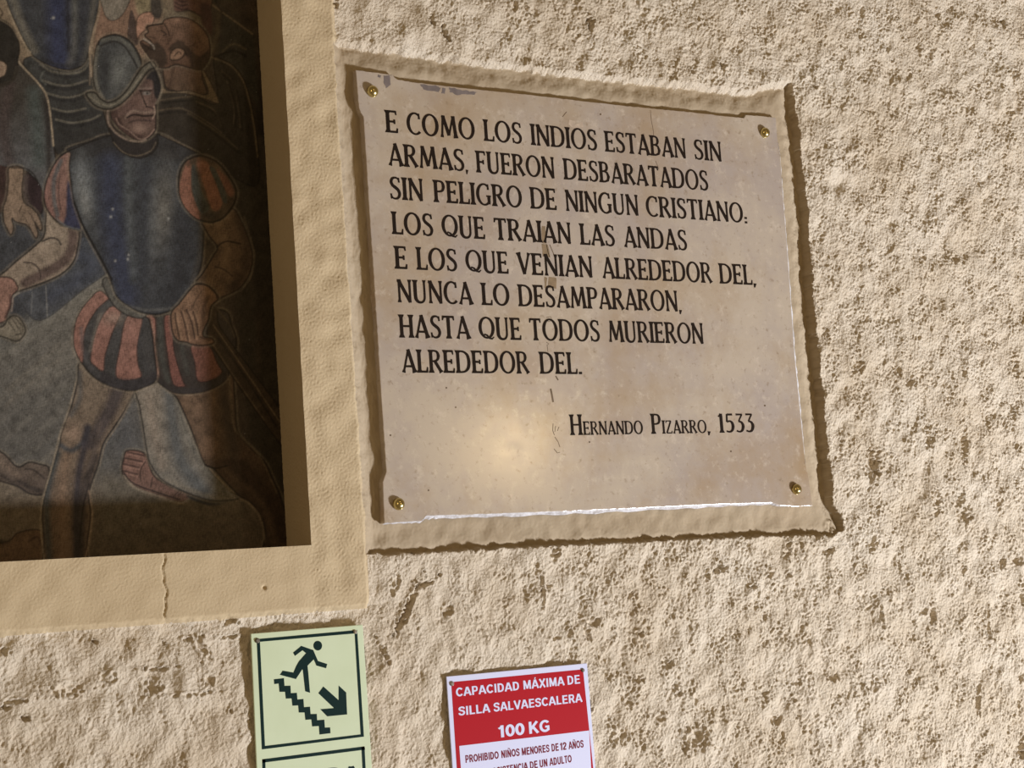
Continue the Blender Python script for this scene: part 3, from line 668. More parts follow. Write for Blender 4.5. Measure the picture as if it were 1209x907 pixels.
# collar, head and helmet
fill([(130, 150), (150, 166), (168, 168), (184, 158), (186, 172), (178, 182), (164, 187), (148, 182), (136, 172)], (42, 38, 38), edge=(22, 20, 20), ew=1.4)
line([(134, 168), (146, 180), (162, 184), (178, 178), (184, 168)], 1.6, (104, 88, 64), 0.6)
FC = [(132, 122), (150, 114), (166, 96), (180, 78), (187, 90), (190, 103), (187, 116), (184, 124), (184, 140), (183, 154), (176, 162), (166, 166), (152, 160), (140, 150), (132, 138)]
fill(FC, (100, 72, 62), (96, 68, 56), edge=(30, 22, 22), ew=2)
with clip(FC):
    fill([(178, 76), (186, 86), (192, 102), (188, 118), (182, 112), (180, 96), (172, 92)], (38, 36, 40), soft=2.5)
    fill([(128, 128), (138, 128), (142, 142), (154, 154), (168, 160), (164, 170), (140, 160)], (70, 46, 40), soft=3)
    blob(164, 100, 12, 5, (52, 40, 36), 0.7, -30); blob(160, 120, 10, 7, (120, 84, 70), 0.6); blob(166, 152, 9, 5, (140, 106, 86), 0.8); blob(150, 126, 8, 8, (78, 54, 48), 0.6)
    blob(172, 122, 4, 7, (128, 94, 78), 0.6)
line([(164, 105), (172, 104), (179, 104.5)], 1.8, (126, 104, 90), 0.6); line([(165, 107), (172, 107.5), (179, 107)], 1.8, (28, 22, 22), 0.9)
fill([(168, 110), (172, 108), (178, 109.5), (176, 112), (170, 112)], (112, 102, 94)); blob(174, 110, 1.6, 1.6, (20, 18, 18), 1.0)
line([(166, 108), (169, 116), (173, 126)], 1.7, (40, 30, 28), 0.9); line([(173, 126), (178, 127), (183, 129)], 1.8, (44, 32, 30), 0.9)
line([(148, 139), (153, 133), (160, 131), (170, 133), (182, 132)], 3.0, (124, 98, 80), 0.75); line([(150, 139), (158, 135.5), (170, 137), (182, 136)], 2.0, (30, 22, 22), 0.95)
line([(152, 145), (162, 142), (178, 143)], 2.4, (66, 46, 42), 0.8); line([(182, 126), (183, 134), (180, 140)], 1.5, (160, 130, 104), 0.6)
line([(137, 140), (141, 147), (152, 154), (164, 164), (174, 162), (182, 153)], 1.5, (150, 116, 96), 0.6)
line([(127, 130), (128, 144), (136, 156), (150, 165), (164, 167), (172, 165)], 2.4, (138, 114, 92), 0.65); line([(130, 134), (134, 150), (148, 160)], 1.6, (36, 28, 26), 0.8)
DOME = [(116, 51), (122, 44.5), (135, 41), (148, 45), (159, 56), (166.5, 73), (163, 86), (151, 106), (140, 118), (127.5, 122.5), (119, 116), (112.5, 102), (110.5, 84), (112.5, 64)]
fill(DOME, (66, 68, 66), (58, 60, 58), edge=(22, 20, 20), ew=2.6)
with clip(DOME):
    fill([(124, 54), (136, 50), (146, 56), (155, 70), (156, 82), (146, 100), (136, 114), (124, 114), (118, 98), (117, 78), (119, 62)], (58, 62, 64), soft=4)
    blob(142, 84, 12, 24, (104, 108, 102), 0.7, 10); blob(124, 86, 5, 26, (40, 42, 46), 0.75, 2)
    line([(114, 56), (111.5, 80), (114, 102), (121, 116)], 5, (108, 104, 88), 0.7, soft=3)
    line([(120, 48), (135, 45), (148, 50), (158, 62), (164, 76)], 4, (84, 84, 74), 0.8, soft=2)
    line([(119, 54), (134, 49), (146, 54), (156, 68), (162, 80)], 2.2, (34, 32, 32), 0.8)
BRIM = [(102, 110), (112, 109.5), (118, 116), (127, 121), (139, 117), (151, 105), (163, 86), (170, 78), (179, 73), (184, 79), (176, 83), (168, 93), (155, 111), (141, 124), (127, 129), (113, 125), (105, 117)]
fill(BRIM, (92, 86, 70), (84, 80, 66), edge=(24, 22, 20), ew=2)
line([(105, 113), (114, 120), (127, 125), (140, 120), (153, 108), (166, 90), (176, 78)], 1.8, (130, 120, 94), 0.5)
line([(179, 73), (186, 84), (191, 100), (189, 113), (184, 122)], 2.2, (118, 104, 80), 0.6); line([(178, 75), (184, 85), (187, 98)], 1.4, (26, 24, 26), 0.8)
line([(109, 50), (107, 70), (106, 100)], 2.0, (136, 112, 80), 0.5)

# brushed, worn paint
brush = bandnoise(ih, iw, 1.0, 7.0, 1.8, 0.8, 0.5); grain = bandnoise(ih, iw, 1.0, 3.0, 1, 1, 0.4); hatch = bandnoise(ih, iw, 1.0, 4.0, 0.8, 5.0, 0.4); wide = bandnoise(ih, iw, 1.0, 40.0, 1, 1, 0.5)
IMG *= np.clip(1 + 0.10 * brush + 0.16 * grain + 0.10 * wide + 0.12 * hatch, 0.45, 1.7)[..., None]
flk = np.clip(bandnoise(ih, iw, 1.0, 4.0) - 3.4, 0, 1)[..., None]
IMG = IMG * (1 - flk) + 0.30 * flk
grey = IMG @ np.array([0.3, 0.59, 0.11], np.float32)
IMG = np.clip((IMG * 0.58 + grey[..., None] * 0.42 * np.array([1.04, 1.0, 0.93], np.float32)) * PGAIN, 0, 0.9)

pstep = 0.0009
px_ = np.arange(-0.86, XO + 0.004, pstep); pz_ = np.arange(OPZ - 0.004, 0.60, pstep)
gx, gz = np.meshgrid(px_, pz_)
u, v = PX(gx, np.full_like(gx, PDEP), gz)
uu = np.clip((u - PXMIN) * S, 0, iw - 1.001); vv = np.clip((v - PYMIN) * S, 0, ih - 1.001)
ui, vi = uu.astype(int), vv.astype(int); fu, fv = (uu - ui)[..., None], (vv - vi)[..., None]
pc = IMG[vi, ui] * (1 - fu) * (1 - fv) + IMG[vi, np.minimum(ui + 1, iw - 1)] * fu * (1 - fv) + IMG[np.minimum(vi + 1, ih - 1), ui] * (1 - fu) * fv + IMG[np.minimum(vi + 1, ih - 1), np.minimum(ui + 1, iw - 1)] * fu * fv
me, used = grid_mesh('painting', np.stack([gx, np.full_like(gx, PDEP), gz + ZOFF], -1), np.ones((len(pz_) - 1, len(px_) - 1), bool))
ca = me.color_attributes.new('paint', 'FLOAT_COLOR', 'POINT')
c4 = np.ones((gx.size, 4), np.float32); c4[:, :3] = pc.reshape(-1, 3)
ca.data.foreach_set('color', c4.ravel())
mp, nt, b = base_mat('oil_paint', (0.1, 0.1, 0.1, 1), 0.42, 0.25)
at = nt.nodes.new('ShaderNodeVertexColor'); at.layer_name = 'paint'
nt.links.new(at.outputs['Color'], b.inputs['Base Color'])
bump(nt, b, 350, 0.25, 0.0006)
# backing board: gives the panel its thickness
po = link('painting', me, mp)
md = po.modifiers.new('board', 'SOLIDIFY'); md.thickness = 0.012; md.offset = -1.0
po['label'] = 'large dark painting of an armoured soldier with helmet and striped breeches, set in plaster border'
po['category'] = 'painting'
# ------------------------------------------------------------------ the stone plaque
PF, PB = 0.0015, -0.021                                  # front and back of the slab, metres before the wall face
org = wz(W(688, 612, PF))
plaque = empty('stone_plaque', org, 'cream stone plaque engraved with dark Spanish text, held by four brass studs', 'plaque')
OUT = [(419.8, 82.6), (441, 85.3), (463.5, 88.2), (466, 91.5), (470, 94), (490, 97.2), (560, 105), (630, 112.4), (700, 120.6), (760, 127), (820, 132.8), (862, 137.6), (878.5, 139.3), (880.5, 135.6), (900, 137), (916, 138.9),
       (917.5, 160), (920.5, 184), (925, 240), (930, 305), (938, 420), (944, 480), (950.5, 545), (955, 566), (959.3, 597.3), (940, 598.2), (921, 597.2), (912, 594), (860, 595.3), (800, 598), (700, 602.6), (600, 606.3), (520, 608.8), (503, 609.6), (498.5, 615.3), (478, 616.4), (453.8, 618),
       (452.6, 590), (452, 569), (456.2, 557), (453, 510), (450, 467), (446, 400), (441.5, 330), (437.5, 270), (433, 200), (430, 150), (429, 137.5), (426, 133), (423.8, 127), (421.5, 100)]
def rough_line(pts, amp, seg=0.004):
    """an outline in wall coordinates with a slightly uneven, hand-cut edge"""
    q = [W(x, y, PF) for x, y in pts]; q = [(p[0], p[2]) for p in q]; out = []
    for i in range(len(q)):
        a, b = q[i], q[(i + 1) % len(q)]; L = math.hypot(b[0] - a[0], b[1] - a[1]); n = max(1, int(L / seg))
        for k in range(n):
            j = 0 if k == 0 else amp
            out.append((a[0] + (b[0] - a[0]) * k / n + random.gauss(0, j), a[1] + (b[1] - a[1]) * k / n + random.gauss(0, j)))
    return out
mst, nt, b = base_mat('travertine', lin(206, 190, 172), 0.19, 0.5)
c1 = noise_mix(nt, lin(180, 167, 150), lin(166, 154, 144), 6.0, 0.42, 0.58, 7, 0.65)
c2 = noise_mix(nt, c1, lin(158, 137, 110), 4.6, 0.46, 0.68, 8, 0.68)
c3 = noise_mix(nt, c2, lin(196, 183, 166), 60.0, 0.54, 0.74, 6, 0.75)
c4_ = noise_mix(nt, c3, lin(130, 112, 90), 130.0, 0.58, 0.80, 4, 0.65)
nt.links.new(c4_, b.inputs['Base Color'])
rg = noise_mix(nt, (0.16, 0.16, 0.16, 1), (0.24, 0.24, 0.24, 1), 55, 0.35, 0.7, 5, 0.65); nt.links.new(rg, b.inputs['Roughness'])
bump(nt, b, 160, 0.10, 0.0006)
bm = bmesh.new(); slab_w(bm, rough_line(OUT, 0.00018), PB, PF)
slab_o = bm_obj('slab', bm, mst, plaque)
bv = slab_o.modifiers.new('arris', 'BEVEL'); bv.width = 0.0006; bv.segments = 2; bv.limit_method = 'ANGLE'

# pale broken arris along the lower edge
mch, nt, b = base_mat('broken_stone', lin(228, 230, 236), 0.6, 0.3)
nt.links.new(noise_mix(nt, lin(212, 211, 214), lin(160, 154, 150), 90, 0.45, 0.75), b.inputs['Base Color']); bump(nt, b, 260, 0.8, 0.002)
def chip(pts_top, widths, dback, name='chipped_edge'):
    """a broken arris that slopes back from the face"""
    bm = bmesh.new(); rows = []
    n = 90; tp = np.array(pts_top, float); s = np.linspace(0, len(tp) - 1, n)
    for i in range(n):
        k = min(int(s[i]), len(tp) - 2); f = s[i] - k; p = tp[k] * (1 - f) + tp[k + 1] * f
        w = np.interp(s[i], range(len(widths)), widths) * (1 + 0.22 * math.sin(i * 1.7) + random.uniform(-.15, .15))
        a = W(p[0], p[1], PF); c = []
        for t in (0.0, 0.4, 0.75, 1.0):
            j = random.gauss(0, 0.00025) if 0 < t < 1 else 0
            c.append(bm.verts.new((a[0] + w * t * CHD[0], -(PF - dback * t ** 1.3 + j) , a[2] + w * t * CHD[1] + ZOFF)))
        rows.append(c)
    for i in range(n - 1):
        for k in range(3): bm.faces.new((rows[i][k], rows[i + 1][k], rows[i + 1][k + 1], rows[i][k + 1]))
    return bm_obj(name, bm, mch, plaque)
CHD = (0, -1)
chip([(453.8, 617.6), (478, 616.2), (498.5, 615.0), (503, 609.3), (520, 608.5), (600, 606.0), (700, 602.3), (800, 597.7), (860, 595.0), (912, 593.7), (921, 597.0), (958, 597.0)],
     [.0014, .0014, .002, .0036, .0033, .0034, .0036, .0034, .0026, .002, .001, .0006], 0.005)['label'] = 'white broken lower edge'
CHD = (1, 0)
chip([(918.5, 168), (921, 184), (925, 240), (930, 305), (938, 420), (944, 480), (951, 548)], [.0008, .0016, .0022, .0022, .0032, .0030, .001], 0.0018)['label'] = 'white broken right edge'

# brass studs
mbr, nt, b = base_mat('brass', lin(204, 188, 130), 0.24, 0.5, 1.0)
for k, (u, v) in enumerate([(441, 107), (904.5, 156), (472, 595), (942, 577.5)]):
    c = W(u, v, PF + 0.004); bm = bmesh.new(); rows = []
    prof = [(0.0066, PF - 0.001), (0.0068, PF + 0.0014), (0.0064, PF + 0.0032), (0.0053, PF + 0.0050), (0.0036, PF + 0.0064), (0.0018, PF + 0.0071)]
    N = 28
    for r, h in prof: rows.append([bm.verts.new((c[0] + r * math.cos(2 * math.pi * i / N), -h, c[2] + ZOFF + r * math.sin(2 * math.pi * i / N))) for i in range(N)])
    for a_, b_ in zip(rows[:-1], rows[1:]):
        for i in range(N): bm.faces.new((a_[i], a_[(i + 1) % N], b_[(i + 1) % N], b_[i]))
    bm.faces.new(rows[-1]); bm.faces.new(rows[0])
    bm_obj('stud', bm, mbr, plaque, True)['label'] = 'domed brass stud'

# ---- the lettering: drawn letter by letter as strokes with flared ends
TK, TN = 0.155, 0.085                                   # thick and thin strokes, in cap heights
def pl_(pts, w): return ('p', pts, w)
def arc(cx, cy, rx, ry, a0, a1, thick=TK, thin=TN, n=26):
    pts, ws = [], []
    for i in range(n + 1):
        a = math.radians(a0 + (a1 - a0) * i / n)
        pts.append((cx + rx * math.cos(a), cy + ry * math.sin(a))); ws.append(thin + (thick - thin) * abs(math.cos(a)) ** 1.5)
    return ('p', pts, ws)
def stem(x, y0=0.0, y1=1.0, w=TK, s0=1, s1=1):
    """a stem swelling into small serifs at its ends"""
    H = y1 - y0; e = 0.10; f = lambda s: w * (1.0 + 0.75 * s)
    return ('p', [(x, y0), (x, y0 + 0.045), (x, y0 + e + 0.04), (x, y1 - e - 0.04), (x, y1 - 0.045), (x, y1)], [f(s0), f(s0) * .93, w, w, f(s1) * .93, f(s1)])
def diag(x0, y0, x1, y1, w, s0=1, s1=1):
    L = math.hypot(x1 - x0, y1 - y0); u = lambda t: (x0 + (x1 - x0) * t, y0 + (y1 - y0) * t)
    return ('p', [u(0), u(.05), u(.15), u(.85), u(.95), u(1)], [w * (1 + .6 * s0), w * (1 + .5 * s0), w, w, w * (1 + .5 * s1), w * (1 + .6 * s1)])
def arm(x0, x1, y, up=0.0, w=TN):
    r = [('p', [(x0, y), (x1, y)], [w, w * 1.1])]
    if up: r.append(('p', [(x1 - 0.02, y - 0.03 * np.sign(up)), (x1 + 0.015, y + up)], [0.10, 0.05]))
    return r
def serif(x, y, w=0.26): return ('p', [(x - w / 2, y), (x + w / 2, y)], [0.07, 0.07])
G = {}
G['E'] = (0.56, [stem(.12)] + arm(.12, .47, .955, -.15) + arm(.12, .40, .50) + [('p', [(.40, .40), (.40, .60)], [.075, .075])] + arm(.12, .50, .045, .17))
G['F'] = (0.52, [stem(.12)] + arm(.12, .46, .955, -.15) + arm(.12, .38, .49) + [('p', [(.38, .39), (.38, .59)], [.075, .075])])
G['L'] = (0.52, [stem(.12)] + arm(.12, .48, .045, .20))
G['I'] = (0.24, [stem(.12)])
G['H'] = (0.68, [stem(.12), stem(.56)] + arm(.12, .56, .50))
G['T'] = (0.62, [stem(.31, s1=0)] + arm(.31, .56, .955, -.15) + [('p', [(.31, .955), (.06, .955)], [TN, TN * 1.1]), ('p', [(.08, .985), (.045, .80)], [.10, .05])])
G['N'] = (0.70, [stem(.11, w=.10), stem(.60, w=.10, s0=0), diag(.10, .97, .60, .02, TK, .4, 0)])
G['M'] = (0.86, [diag(.10, 0, .18, 1, .095, 1, .3), diag(.18, .98, .43, .10, TK, .2, 0), diag(.43, .10, .66, .98, .085, 0, .2), diag(.66, 1, .76, 0, TK, .2, .8)])
G['A'] = (0.68, [diag(.08, 0, .34, .98, .09, 1.3, 0), diag(.33, 1.0, .61, 0, TK, 0, .8)] + arm(.19, .50, .27))
G['V'] = (0.66, [diag(.08, 1, .34, .02, TK, .8, 0), diag(.34, .02, .59, 1, .09, 0, 1.2)])
G['U'] = (0.68, [('p', [(.12, 1.0), (.12, .955), (.12, .86), (.12, .32), (.14, .17), (.22, .06), (.34, .025), (.46, .06), (.53, .17), (.55, .32), (.55, .86), (.55, .955), (.55, 1.0)], [TK * 1.7, TK * 1.6, TK, TK, TK, .13, .10, .09, .09, .09, .09, .15, .16])])
G['O'] = (0.80, [arc(.40, .50, .315, .47, 0, 360, .15, .08, 44)])
G['Q'] = (0.80, [arc(.40, .52, .315, .45, 0, 360, .15, .08, 44), ('p', [(.22, .14), (.30, .22), (.40, .18), (.52, .06), (.64, .03), (.74, .12)], [.05, .08, .09, .10, .08, .04])])
G['C'] = (0.68, [arc(.40, .50, .315, .47, 52, 312, .15, .08, 34), ('p', [(.60, .97), (.60, .72)], [.05, .10])])
G['G'] = (0.74, [arc(.40, .50, .315, .47, 52, 322, .15, .08, 34), ('p', [(.60, .97), (.60, .72)], [.05, .10]), ('p', [(.62, .06), (.62, .42)], [.13, .15]), ('p', [(.50, .43), (.72, .43)], [.07, .07])])
G['D'] = (0.74, [stem(.12), ('p', [(.06, .955), (.30, .955), (.46, .91), (.60, .76), (.645, .50), (.60, .24), (.46, .09), (.30, .045), (.06, .045)], [.08, .08, .10, .14, .155, .14, .10, .08, .08])])
G['P'] = (0.58, [stem(.12), ('p', [(.06, .955), (.30, .955), (.44, .90), (.49, .73), (.44, .55), (.30, .49), (.12, .49)], [.08, .08, .11, .145, .11, .08, .07])])
G['B'] = (0.62, [stem(.12), ('p', [(.06, .955), (.28, .955), (.41, .90), (.455, .75), (.41, .60), (.28, .54), (.12, .54)], [.08, .08, .11, .14, .11, .08, .07]), ('p', [(.28, .54), (.44, .48), (.515, .29), (.46, .11), (.30, .045), (.06, .045)], [.07, .11, .15, .12, .08, .08])])
G['R'] = (0.66, [stem(.12), ('p', [(.06, .955), (.30, .955), (.43, .90), (.48, .74), (.43, .58), (.30, .51), (.12, .51)], [.08, .08, .11, .145, .11, .08, .07]), diag(.30, .51, .59, .02, .145, 0, .7)])
G['S'] = (0.54, [('p', [(.45, .84), (.40, .93), (.29, .965), (.16, .92), (.105, .77), (.16, .63), (.28, .53), (.40, .42), (.455, .26), (.40, .10), (.27, .035), (.14, .07), (.08, .17)], [.07, .08, .085, .11, .13, .14, .15, .14, .13, .11, .085, .08, .07]), ('p', [(.455, .97), (.455, .76)], [.04, .085]), ('p', [(.075, .02), (.075, .25)], [.04, .085])])
G['Z'] = (0.60, [('p', [(.08, .955), (.50, .955)], [.08, .08]), ('p', [(.48, .95), (.10, .05)], [.12, .12]), ('p', [(.08, .045), (.52, .045)], [.08, .08]), ('p', [(.085, .98), (.07, .80)], [.09, .04]), ('p', [(.515, .02), (.54, .21)], [.09, .04])])
G['1'] = (0.32, [stem(.18, s1=0, w=.16), ('p', [(.18, .99), (.04, .84)], [.10, .06])])
G['5'] = (0.52, [('p', [(.44, .95), (.16, .95)], [.10, .10]), ('p', [(.15, .97), (.13, .56)], [.085, .085]), ('p', [(.13, .56), (.28, .60), (.40, .52), (.44, .32), (.38, .12), (.24, .04), (.08, .08)], [.07, .09, .13, .155, .12, .085, .09])])
G['3'] = (0.50, [('p', [(.08, .95), (.42, .95)], [.10, .08]), ('p', [(.41, .96), (.22, .60)], [.08, .07]), ('p', [(.20, .58), (.34, .55), (.42, .43), (.43, .28), (.36, .10), (.22, .04), (.07, .09)], [.07, .11, .14, .155, .12, .085, .09])])
G[','] = (0.16, [('p', [(.08, .08), (.06, -.12)], [.10, .035])])
G['.'] = (0.16, [('p', [(.08, .0), (.08, .11)], [.11, .11])])
G[':'] = (0.16, [('p', [(.08, -.02), (.08, .08)], [.09, .09]), ('p', [(.08, .20), (.08, .30)], [.09, .09])])
for ch in 'AVL': pass

def stroke(bm, fn, pts, ws, h0, h1):
    q = np.array(pts, float); ws = np.full(len(q), ws) if np.isscalar(ws) else np.array(ws, float)
    closed = len(q) > 10 and np.hypot(*(q[0] - q[-1])) < 1e-6
    if len(q) > 3 and not closed and len(q) != 6:            # round the bends
        s = np.arange(len(q)); t = np.linspace(0, len(q) - 1, (len(q) - 1) * 4 + 1); qq = []
        for v in t:
            k = min(int(v), len(q) - 2); f = v - k
            a, b_, c, d = q[max(k - 1, 0)], q[k], q[k + 1], q[min(k + 2, len(q) - 1)]
            qq.append(b_ + 0.5 * f * (c - a + f * (2 * a - 5 * b_ + 4 * c - d + f * (3 * (b_ - c) + d - a))))
        ws = np.interp(t, s, ws); q = np.array(qq)
    tg = np.gradient(q, axis=0)
    if closed: tg[0] = tg[-1] = q[1] - q[-2]
    # stems with serifs keep straight ends
    tg /= np.linalg.norm(tg, axis=1)[:, None] + 1e-9
    nr = np.stack([-tg[:, 1], tg[:, 0]], 1)
    A, B = q + nr * ws[:, None] / 2, q - nr * ws[:, None] / 2
    mk = lambda p, h: bm.verts.new(fn(p[0], p[1], h))
    fa = [mk(p, h1) for p in A]; fb = [mk(p, h1) for p in B]; ba = [mk(p, h0) for p in A]; bb = [mk(p, h0) for p in B]
    for i in range(len(q) - 1):
        bm.faces.new((fa[i], fb[i], fb[i + 1], fa[i + 1])); bm.faces.new((fa[i], fa[i + 1], ba[i + 1], ba[i])); bm.faces.new((fb[i + 1], fb[i], bb[i], bb[i + 1]))
    if not closed:
        bm.faces.new((fa[0], ba[0], bb[0], fb[0])); bm.faces.new((fa[-1], fb[-1], bb[-1], ba[-1]))

mtx, nt, b = base_mat('engraving_paint', lin(34, 25, 18), 0.7, 0.1)
SP = 0.035
def word(bm, txt, pL, pR, cap, smallcap=None):
    """txt between two photo points of its baseline, cap height in metres"""
    a, b_ = W(*pL, PF), W(*pR, PF)
    x0, z0, x1, z1 = a[0], a[2], b_[0], b_[2]
    sc = [1.0 if (i == 0 or smallcap is None) else smallcap for i in range(len(txt))]
    tot = sum(G[c][0] * k + SP * k for c, k in zip(txt, sc)) - SP - 0.08
    sx = math.hypot(x1 - x0, z1 - z0) / tot
    pen = -0.04
    for n_, (c, k) in enumerate(zip(txt, sc)):
        wd_, strokes = G[c]
        for si, (_, pts, ws) in enumerate(strokes):
            hh = PF + 0.00025 + 0.00002 * (si + (n_ % 2) * 4)
            def fn(x, y, h, pen=pen, k=k):
                X = (pen + x * k) * sx; t = X / (sx * tot)
                return (x0 + X, -h, z0 + (z1 - z0) * t + y * k * cap + ZOFF)
            stroke(bm, fn, pts, ws, PF - 0.0006, hh)
        pen += (wd_ + SP) * k
LINES = [
    (((457, 156.3), (852, 191.0)), 0.0258, [('E', 456.5, 469.8), ('COMO', 481.7, 560.5), ('LOS', 572.6, 616.3), ('INDIOS', 628.2, 705), ('ESTABAN', 715.6, 809.9), ('SIN', 820.8, 852)]),
    (((460, 195.4), (836, 225.4)), 0.0258, [('ARMAS', 459.9, 548.2), (',', 550.3, 552.8), ('FUERON', 563.5, 654.8), ('DESBARATADOS', 666.9, 836.3)]),
    (((461.5, 235.2), (881, 263.4)), 0.0258, [('SIN', 461.4, 499.6), ('PELIGRO', 513.4, 616.3), ('DE', 627.6, 657), ('NINGUN', 669, 753.9), ('CRISTIANO', 764.2, 877.4), (':', 879.6, 882.2)]),
    (((464.2, 276.5), (811.3, 296.0)), 0.0258, [('LOS', 464.2, 511.5), ('QUE', 523, 572.6), ('TRAIAN', 584.9, 674.2), ('LAS', 686.4, 726), ('ANDAS', 738, 811.3)]),
    (((467.5, 317.4), (888, 336.6)), 0.0258, [('E', 467.5, 480.8), ('LOS', 493.3, 539.7), ('QUE', 551.2, 600.3), ('VENIAN', 612.4, 699.6), ('ALREDEDOR', 712.5, 840.6), ('DEL', 850.8, 888), (',', 890, 893)]),
    (((470.4, 357.0), (800.3, 368.0)), 0.0258, [('NUNCA', 470.4, 557.8), ('LO', 570, 601.5), ('DESAMPARARON', 613.4, 800.3), (',', 802.3, 805)]),
    (((472.8, 398.7), (830.7, 406.2)), 0.0258, [('HASTA', 472.8, 554.8), ('QUE', 566.7, 615.4), ('TODOS', 626.7, 708.3), ('MURIERON', 719.8, 830.7)]),
    (((475.8, 440.0), (681.3, 441.9)), 0.0258, [('ALREDEDOR', 475.8, 624.7), ('DEL', 638.6, 681.3), ('.', 684, 686.8)]),
]
for (pa, pb), cap, ws in LINES:
    bm = bmesh.new(); yb = lambda x: pa[1] + (pb[1] - pa[1]) * (x - pa[0]) / (pb[0] - pa[0])
    for t, xa, xb in ws: word(bm, t, (xa, yb(xa)), (xb, yb(xb)), cap)
    bm_obj('inscription_line', bm, mtx, plaque)
bm = bmesh.new(); yb = lambda x: 514.0 - 3.5 * (x - 674.4) / 215.7
for t, xa, xb in (('HERNANDO', 674.4, 758.6), ('PIZARRO', 770.2, 833.8), (',', 836, 838.8), ('1533', 849.6, 890.1)):
    word(bm, t, (xa, yb(xa)), (xb, yb(xb)), 0.0242 if t != '1533' else 0.0235, 0.66 if len(t) > 4 else None)
bm_obj('signature_line', bm, mtx, plaque)

# stains and scratches on the stone
def stain(polys, color, name='stain', label=None, rough=0.5):
    m, nt, b = base_mat(name, color, rough, 0.3)
    nt.links.new(noise_mix(nt, color, tuple(v * 1.35 for v in color[:3]) + (1,), 110, 0.4, 0.7), b.inputs['Base Color'])
    for p in polys:
        bm = bmesh.new(); q = [W(x, y, PF) for x, y in p]; slab_w(bm, [(a[0], a[2]) for a in q], PF - 0.0003, PF + 0.00008)
        bm_obj(name, bm, m, plaque)['label'] = label
def wob(p, n=5, a=0.5):
    out = []
    for i in range(len(p)):
        q, r = p[i], p[(i + 1) % len(p)]
        for k in range(n): out.append((q[0] + (r[0] - q[0]) * k / n + random.uniform(-a, a), q[1] + (r[1] - q[1]) * k / n + random.uniform(-a, a)))
    return out
stain([wob([(639.5, 267), (643.5, 267), (645, 288), (639.5, 287)], 4, .3), wob([(639.4, 288), (647, 289), (649.5, 304), (641, 303)], 4, .3), wob([(642.5, 327), (646.3, 328), (644.6, 340), (643, 340)], 4, .3), wob([(648, 327), (657, 328), (657, 341), (646.5, 340)], 4, .3)], lin(126, 108, 84), label='brown residue streak')
stain([wob([(496, 99.5), (515, 101), (520, 104), (518, 109), (500, 106)], 4, .6), wob([(522, 104), (526, 104), (525, 111), (521, 110)], 3, .4), wob([(530, 103), (540, 105), (550, 107), (563, 109), (560, 112), (548, 111), (540, 112), (531, 109)], 3, .7), wob([(453, 89), (460, 89), (461, 100), (456, 104), (453, 97)], 3, .6), wob([(446, 88), (450, 89), (449, 92), (446, 91)], 3, .4)], lin(108, 99, 96), label='grey paint remnant')
def hair(pts, w):
    p = np.array(pts, float); d = np.gradient(p, axis=0); n_ = np.stack([-d[:, 1], d[:, 0]], 1) / (np.linalg.norm(d, axis=1)[:, None] + 1e-9) * w / 2
    return [[tuple(v) for v in p + n_] + [tuple(v) for v in (p - n_)[::-1]]]
hs = hair([(768, 130), (769, 142), (771, 152), (772, 162)], .5) + hair([(774, 190), (778, 200)], .5) + hair([(649, 289), (652, 296), (655, 303), (655.5, 310)], .9) + hair([(645, 288), (647, 298), (649, 304)], .6)
hs += hair([(650, 459), (651.5, 466), (653, 475)], 2.2) + hair([(653, 500), (652.5, 508), (654.5, 514)], .9) + hair([(656, 503), (655, 510)], .8) + hair([(660, 504), (658, 509)], .8) + hair([(655, 516), (659, 522), (661, 528)], .9) + hair([(654, 530), (658, 535), (661, 534)], .9)
hs += hair([(645, 375), (650, 374), (652, 378), (648, 380), (645, 378)], .7) + hair([(645, 404), (648, 406), (645.5, 408)], .7) + hair([(646, 408), (647, 416)], .6) + hair([(656, 444), (659, 449)], 1.6) + hair([(664, 138), (669, 132)], .8)
for (x, y) in ((538, 481), (506, 579), (461, 514), (696, 522), (709, 103 + 32), (527, 458), (903, 479), (863, 533)): hs += [rectpx(x - 1, y - 1, x + .9, y + 1)]
stain(hs, lin(92, 76, 58), 'scratch', 'dark scratch')
stain([wob([(672, 141), (680, 143), (679, 147), (687, 144), (688, 150), (676, 151), (671, 147)], 2, .8)], lin(172, 156, 138), label='grey scuff')
# ------------------------------------------------------------------ the two signs
WS = 0.20                                                # stroke of the printed capitals, in cap heights
def bar(*p, w=1.0): return (list(p), w)
def bow(cx, cy, rx, ry, a0, a1, n=22, w=1.0):
    return ([(cx + rx * math.cos(math.radians(a0 + (a1 - a0) * i / n)), cy + ry * math.sin(math.radians(a0 + (a1 - a0) * i / n))) for i in range(n + 1)], w)
F = {}
F['A'] = (0.76, [bar((.07, 0), (.36, .99)), bar((.40, .99), (.69, 0)), bar((.18, .30), (.58, .30), w=.8)])
F['B'] = (0.72, [bar((.15, 0), (.15, 1)), bar((.10, .915), (.36, .915), (.49, .88), (.53, .735), (.49, .60), (.36, .55), (.15, .55), w=.88), bar((.36, .55), (.52, .49), (.575, .31), (.52, .14), (.36, .085), (.10, .085), w=.9)])
F['C'] = (0.74, [bow(.39, .5, .28, .41, 38, 322)])
F['D'] = (0.74, [bar((.15, 0), (.15, 1)), bar((.10, .91), (.30, .91), (.45, .87), (.56, .74), (.59, .5), (.56, .26), (.45, .13), (.30, .09), (.10, .09), w=.95)])
F['E'] = (0.66, [bar((.15, 0), (.15, 1)), bar((.15, .915), (.60, .915), w=.86), bar((.15, .52), (.57, .52), w=.84), bar((.15, .085), (.62, .085), w=.86)])
F['G'] = (0.80, [bow(.41, .5, .30, .41, 40, 318), bar((.63, .12), (.63, .46), w=.95), bar((.42, .44), (.72, .44), w=.84)])
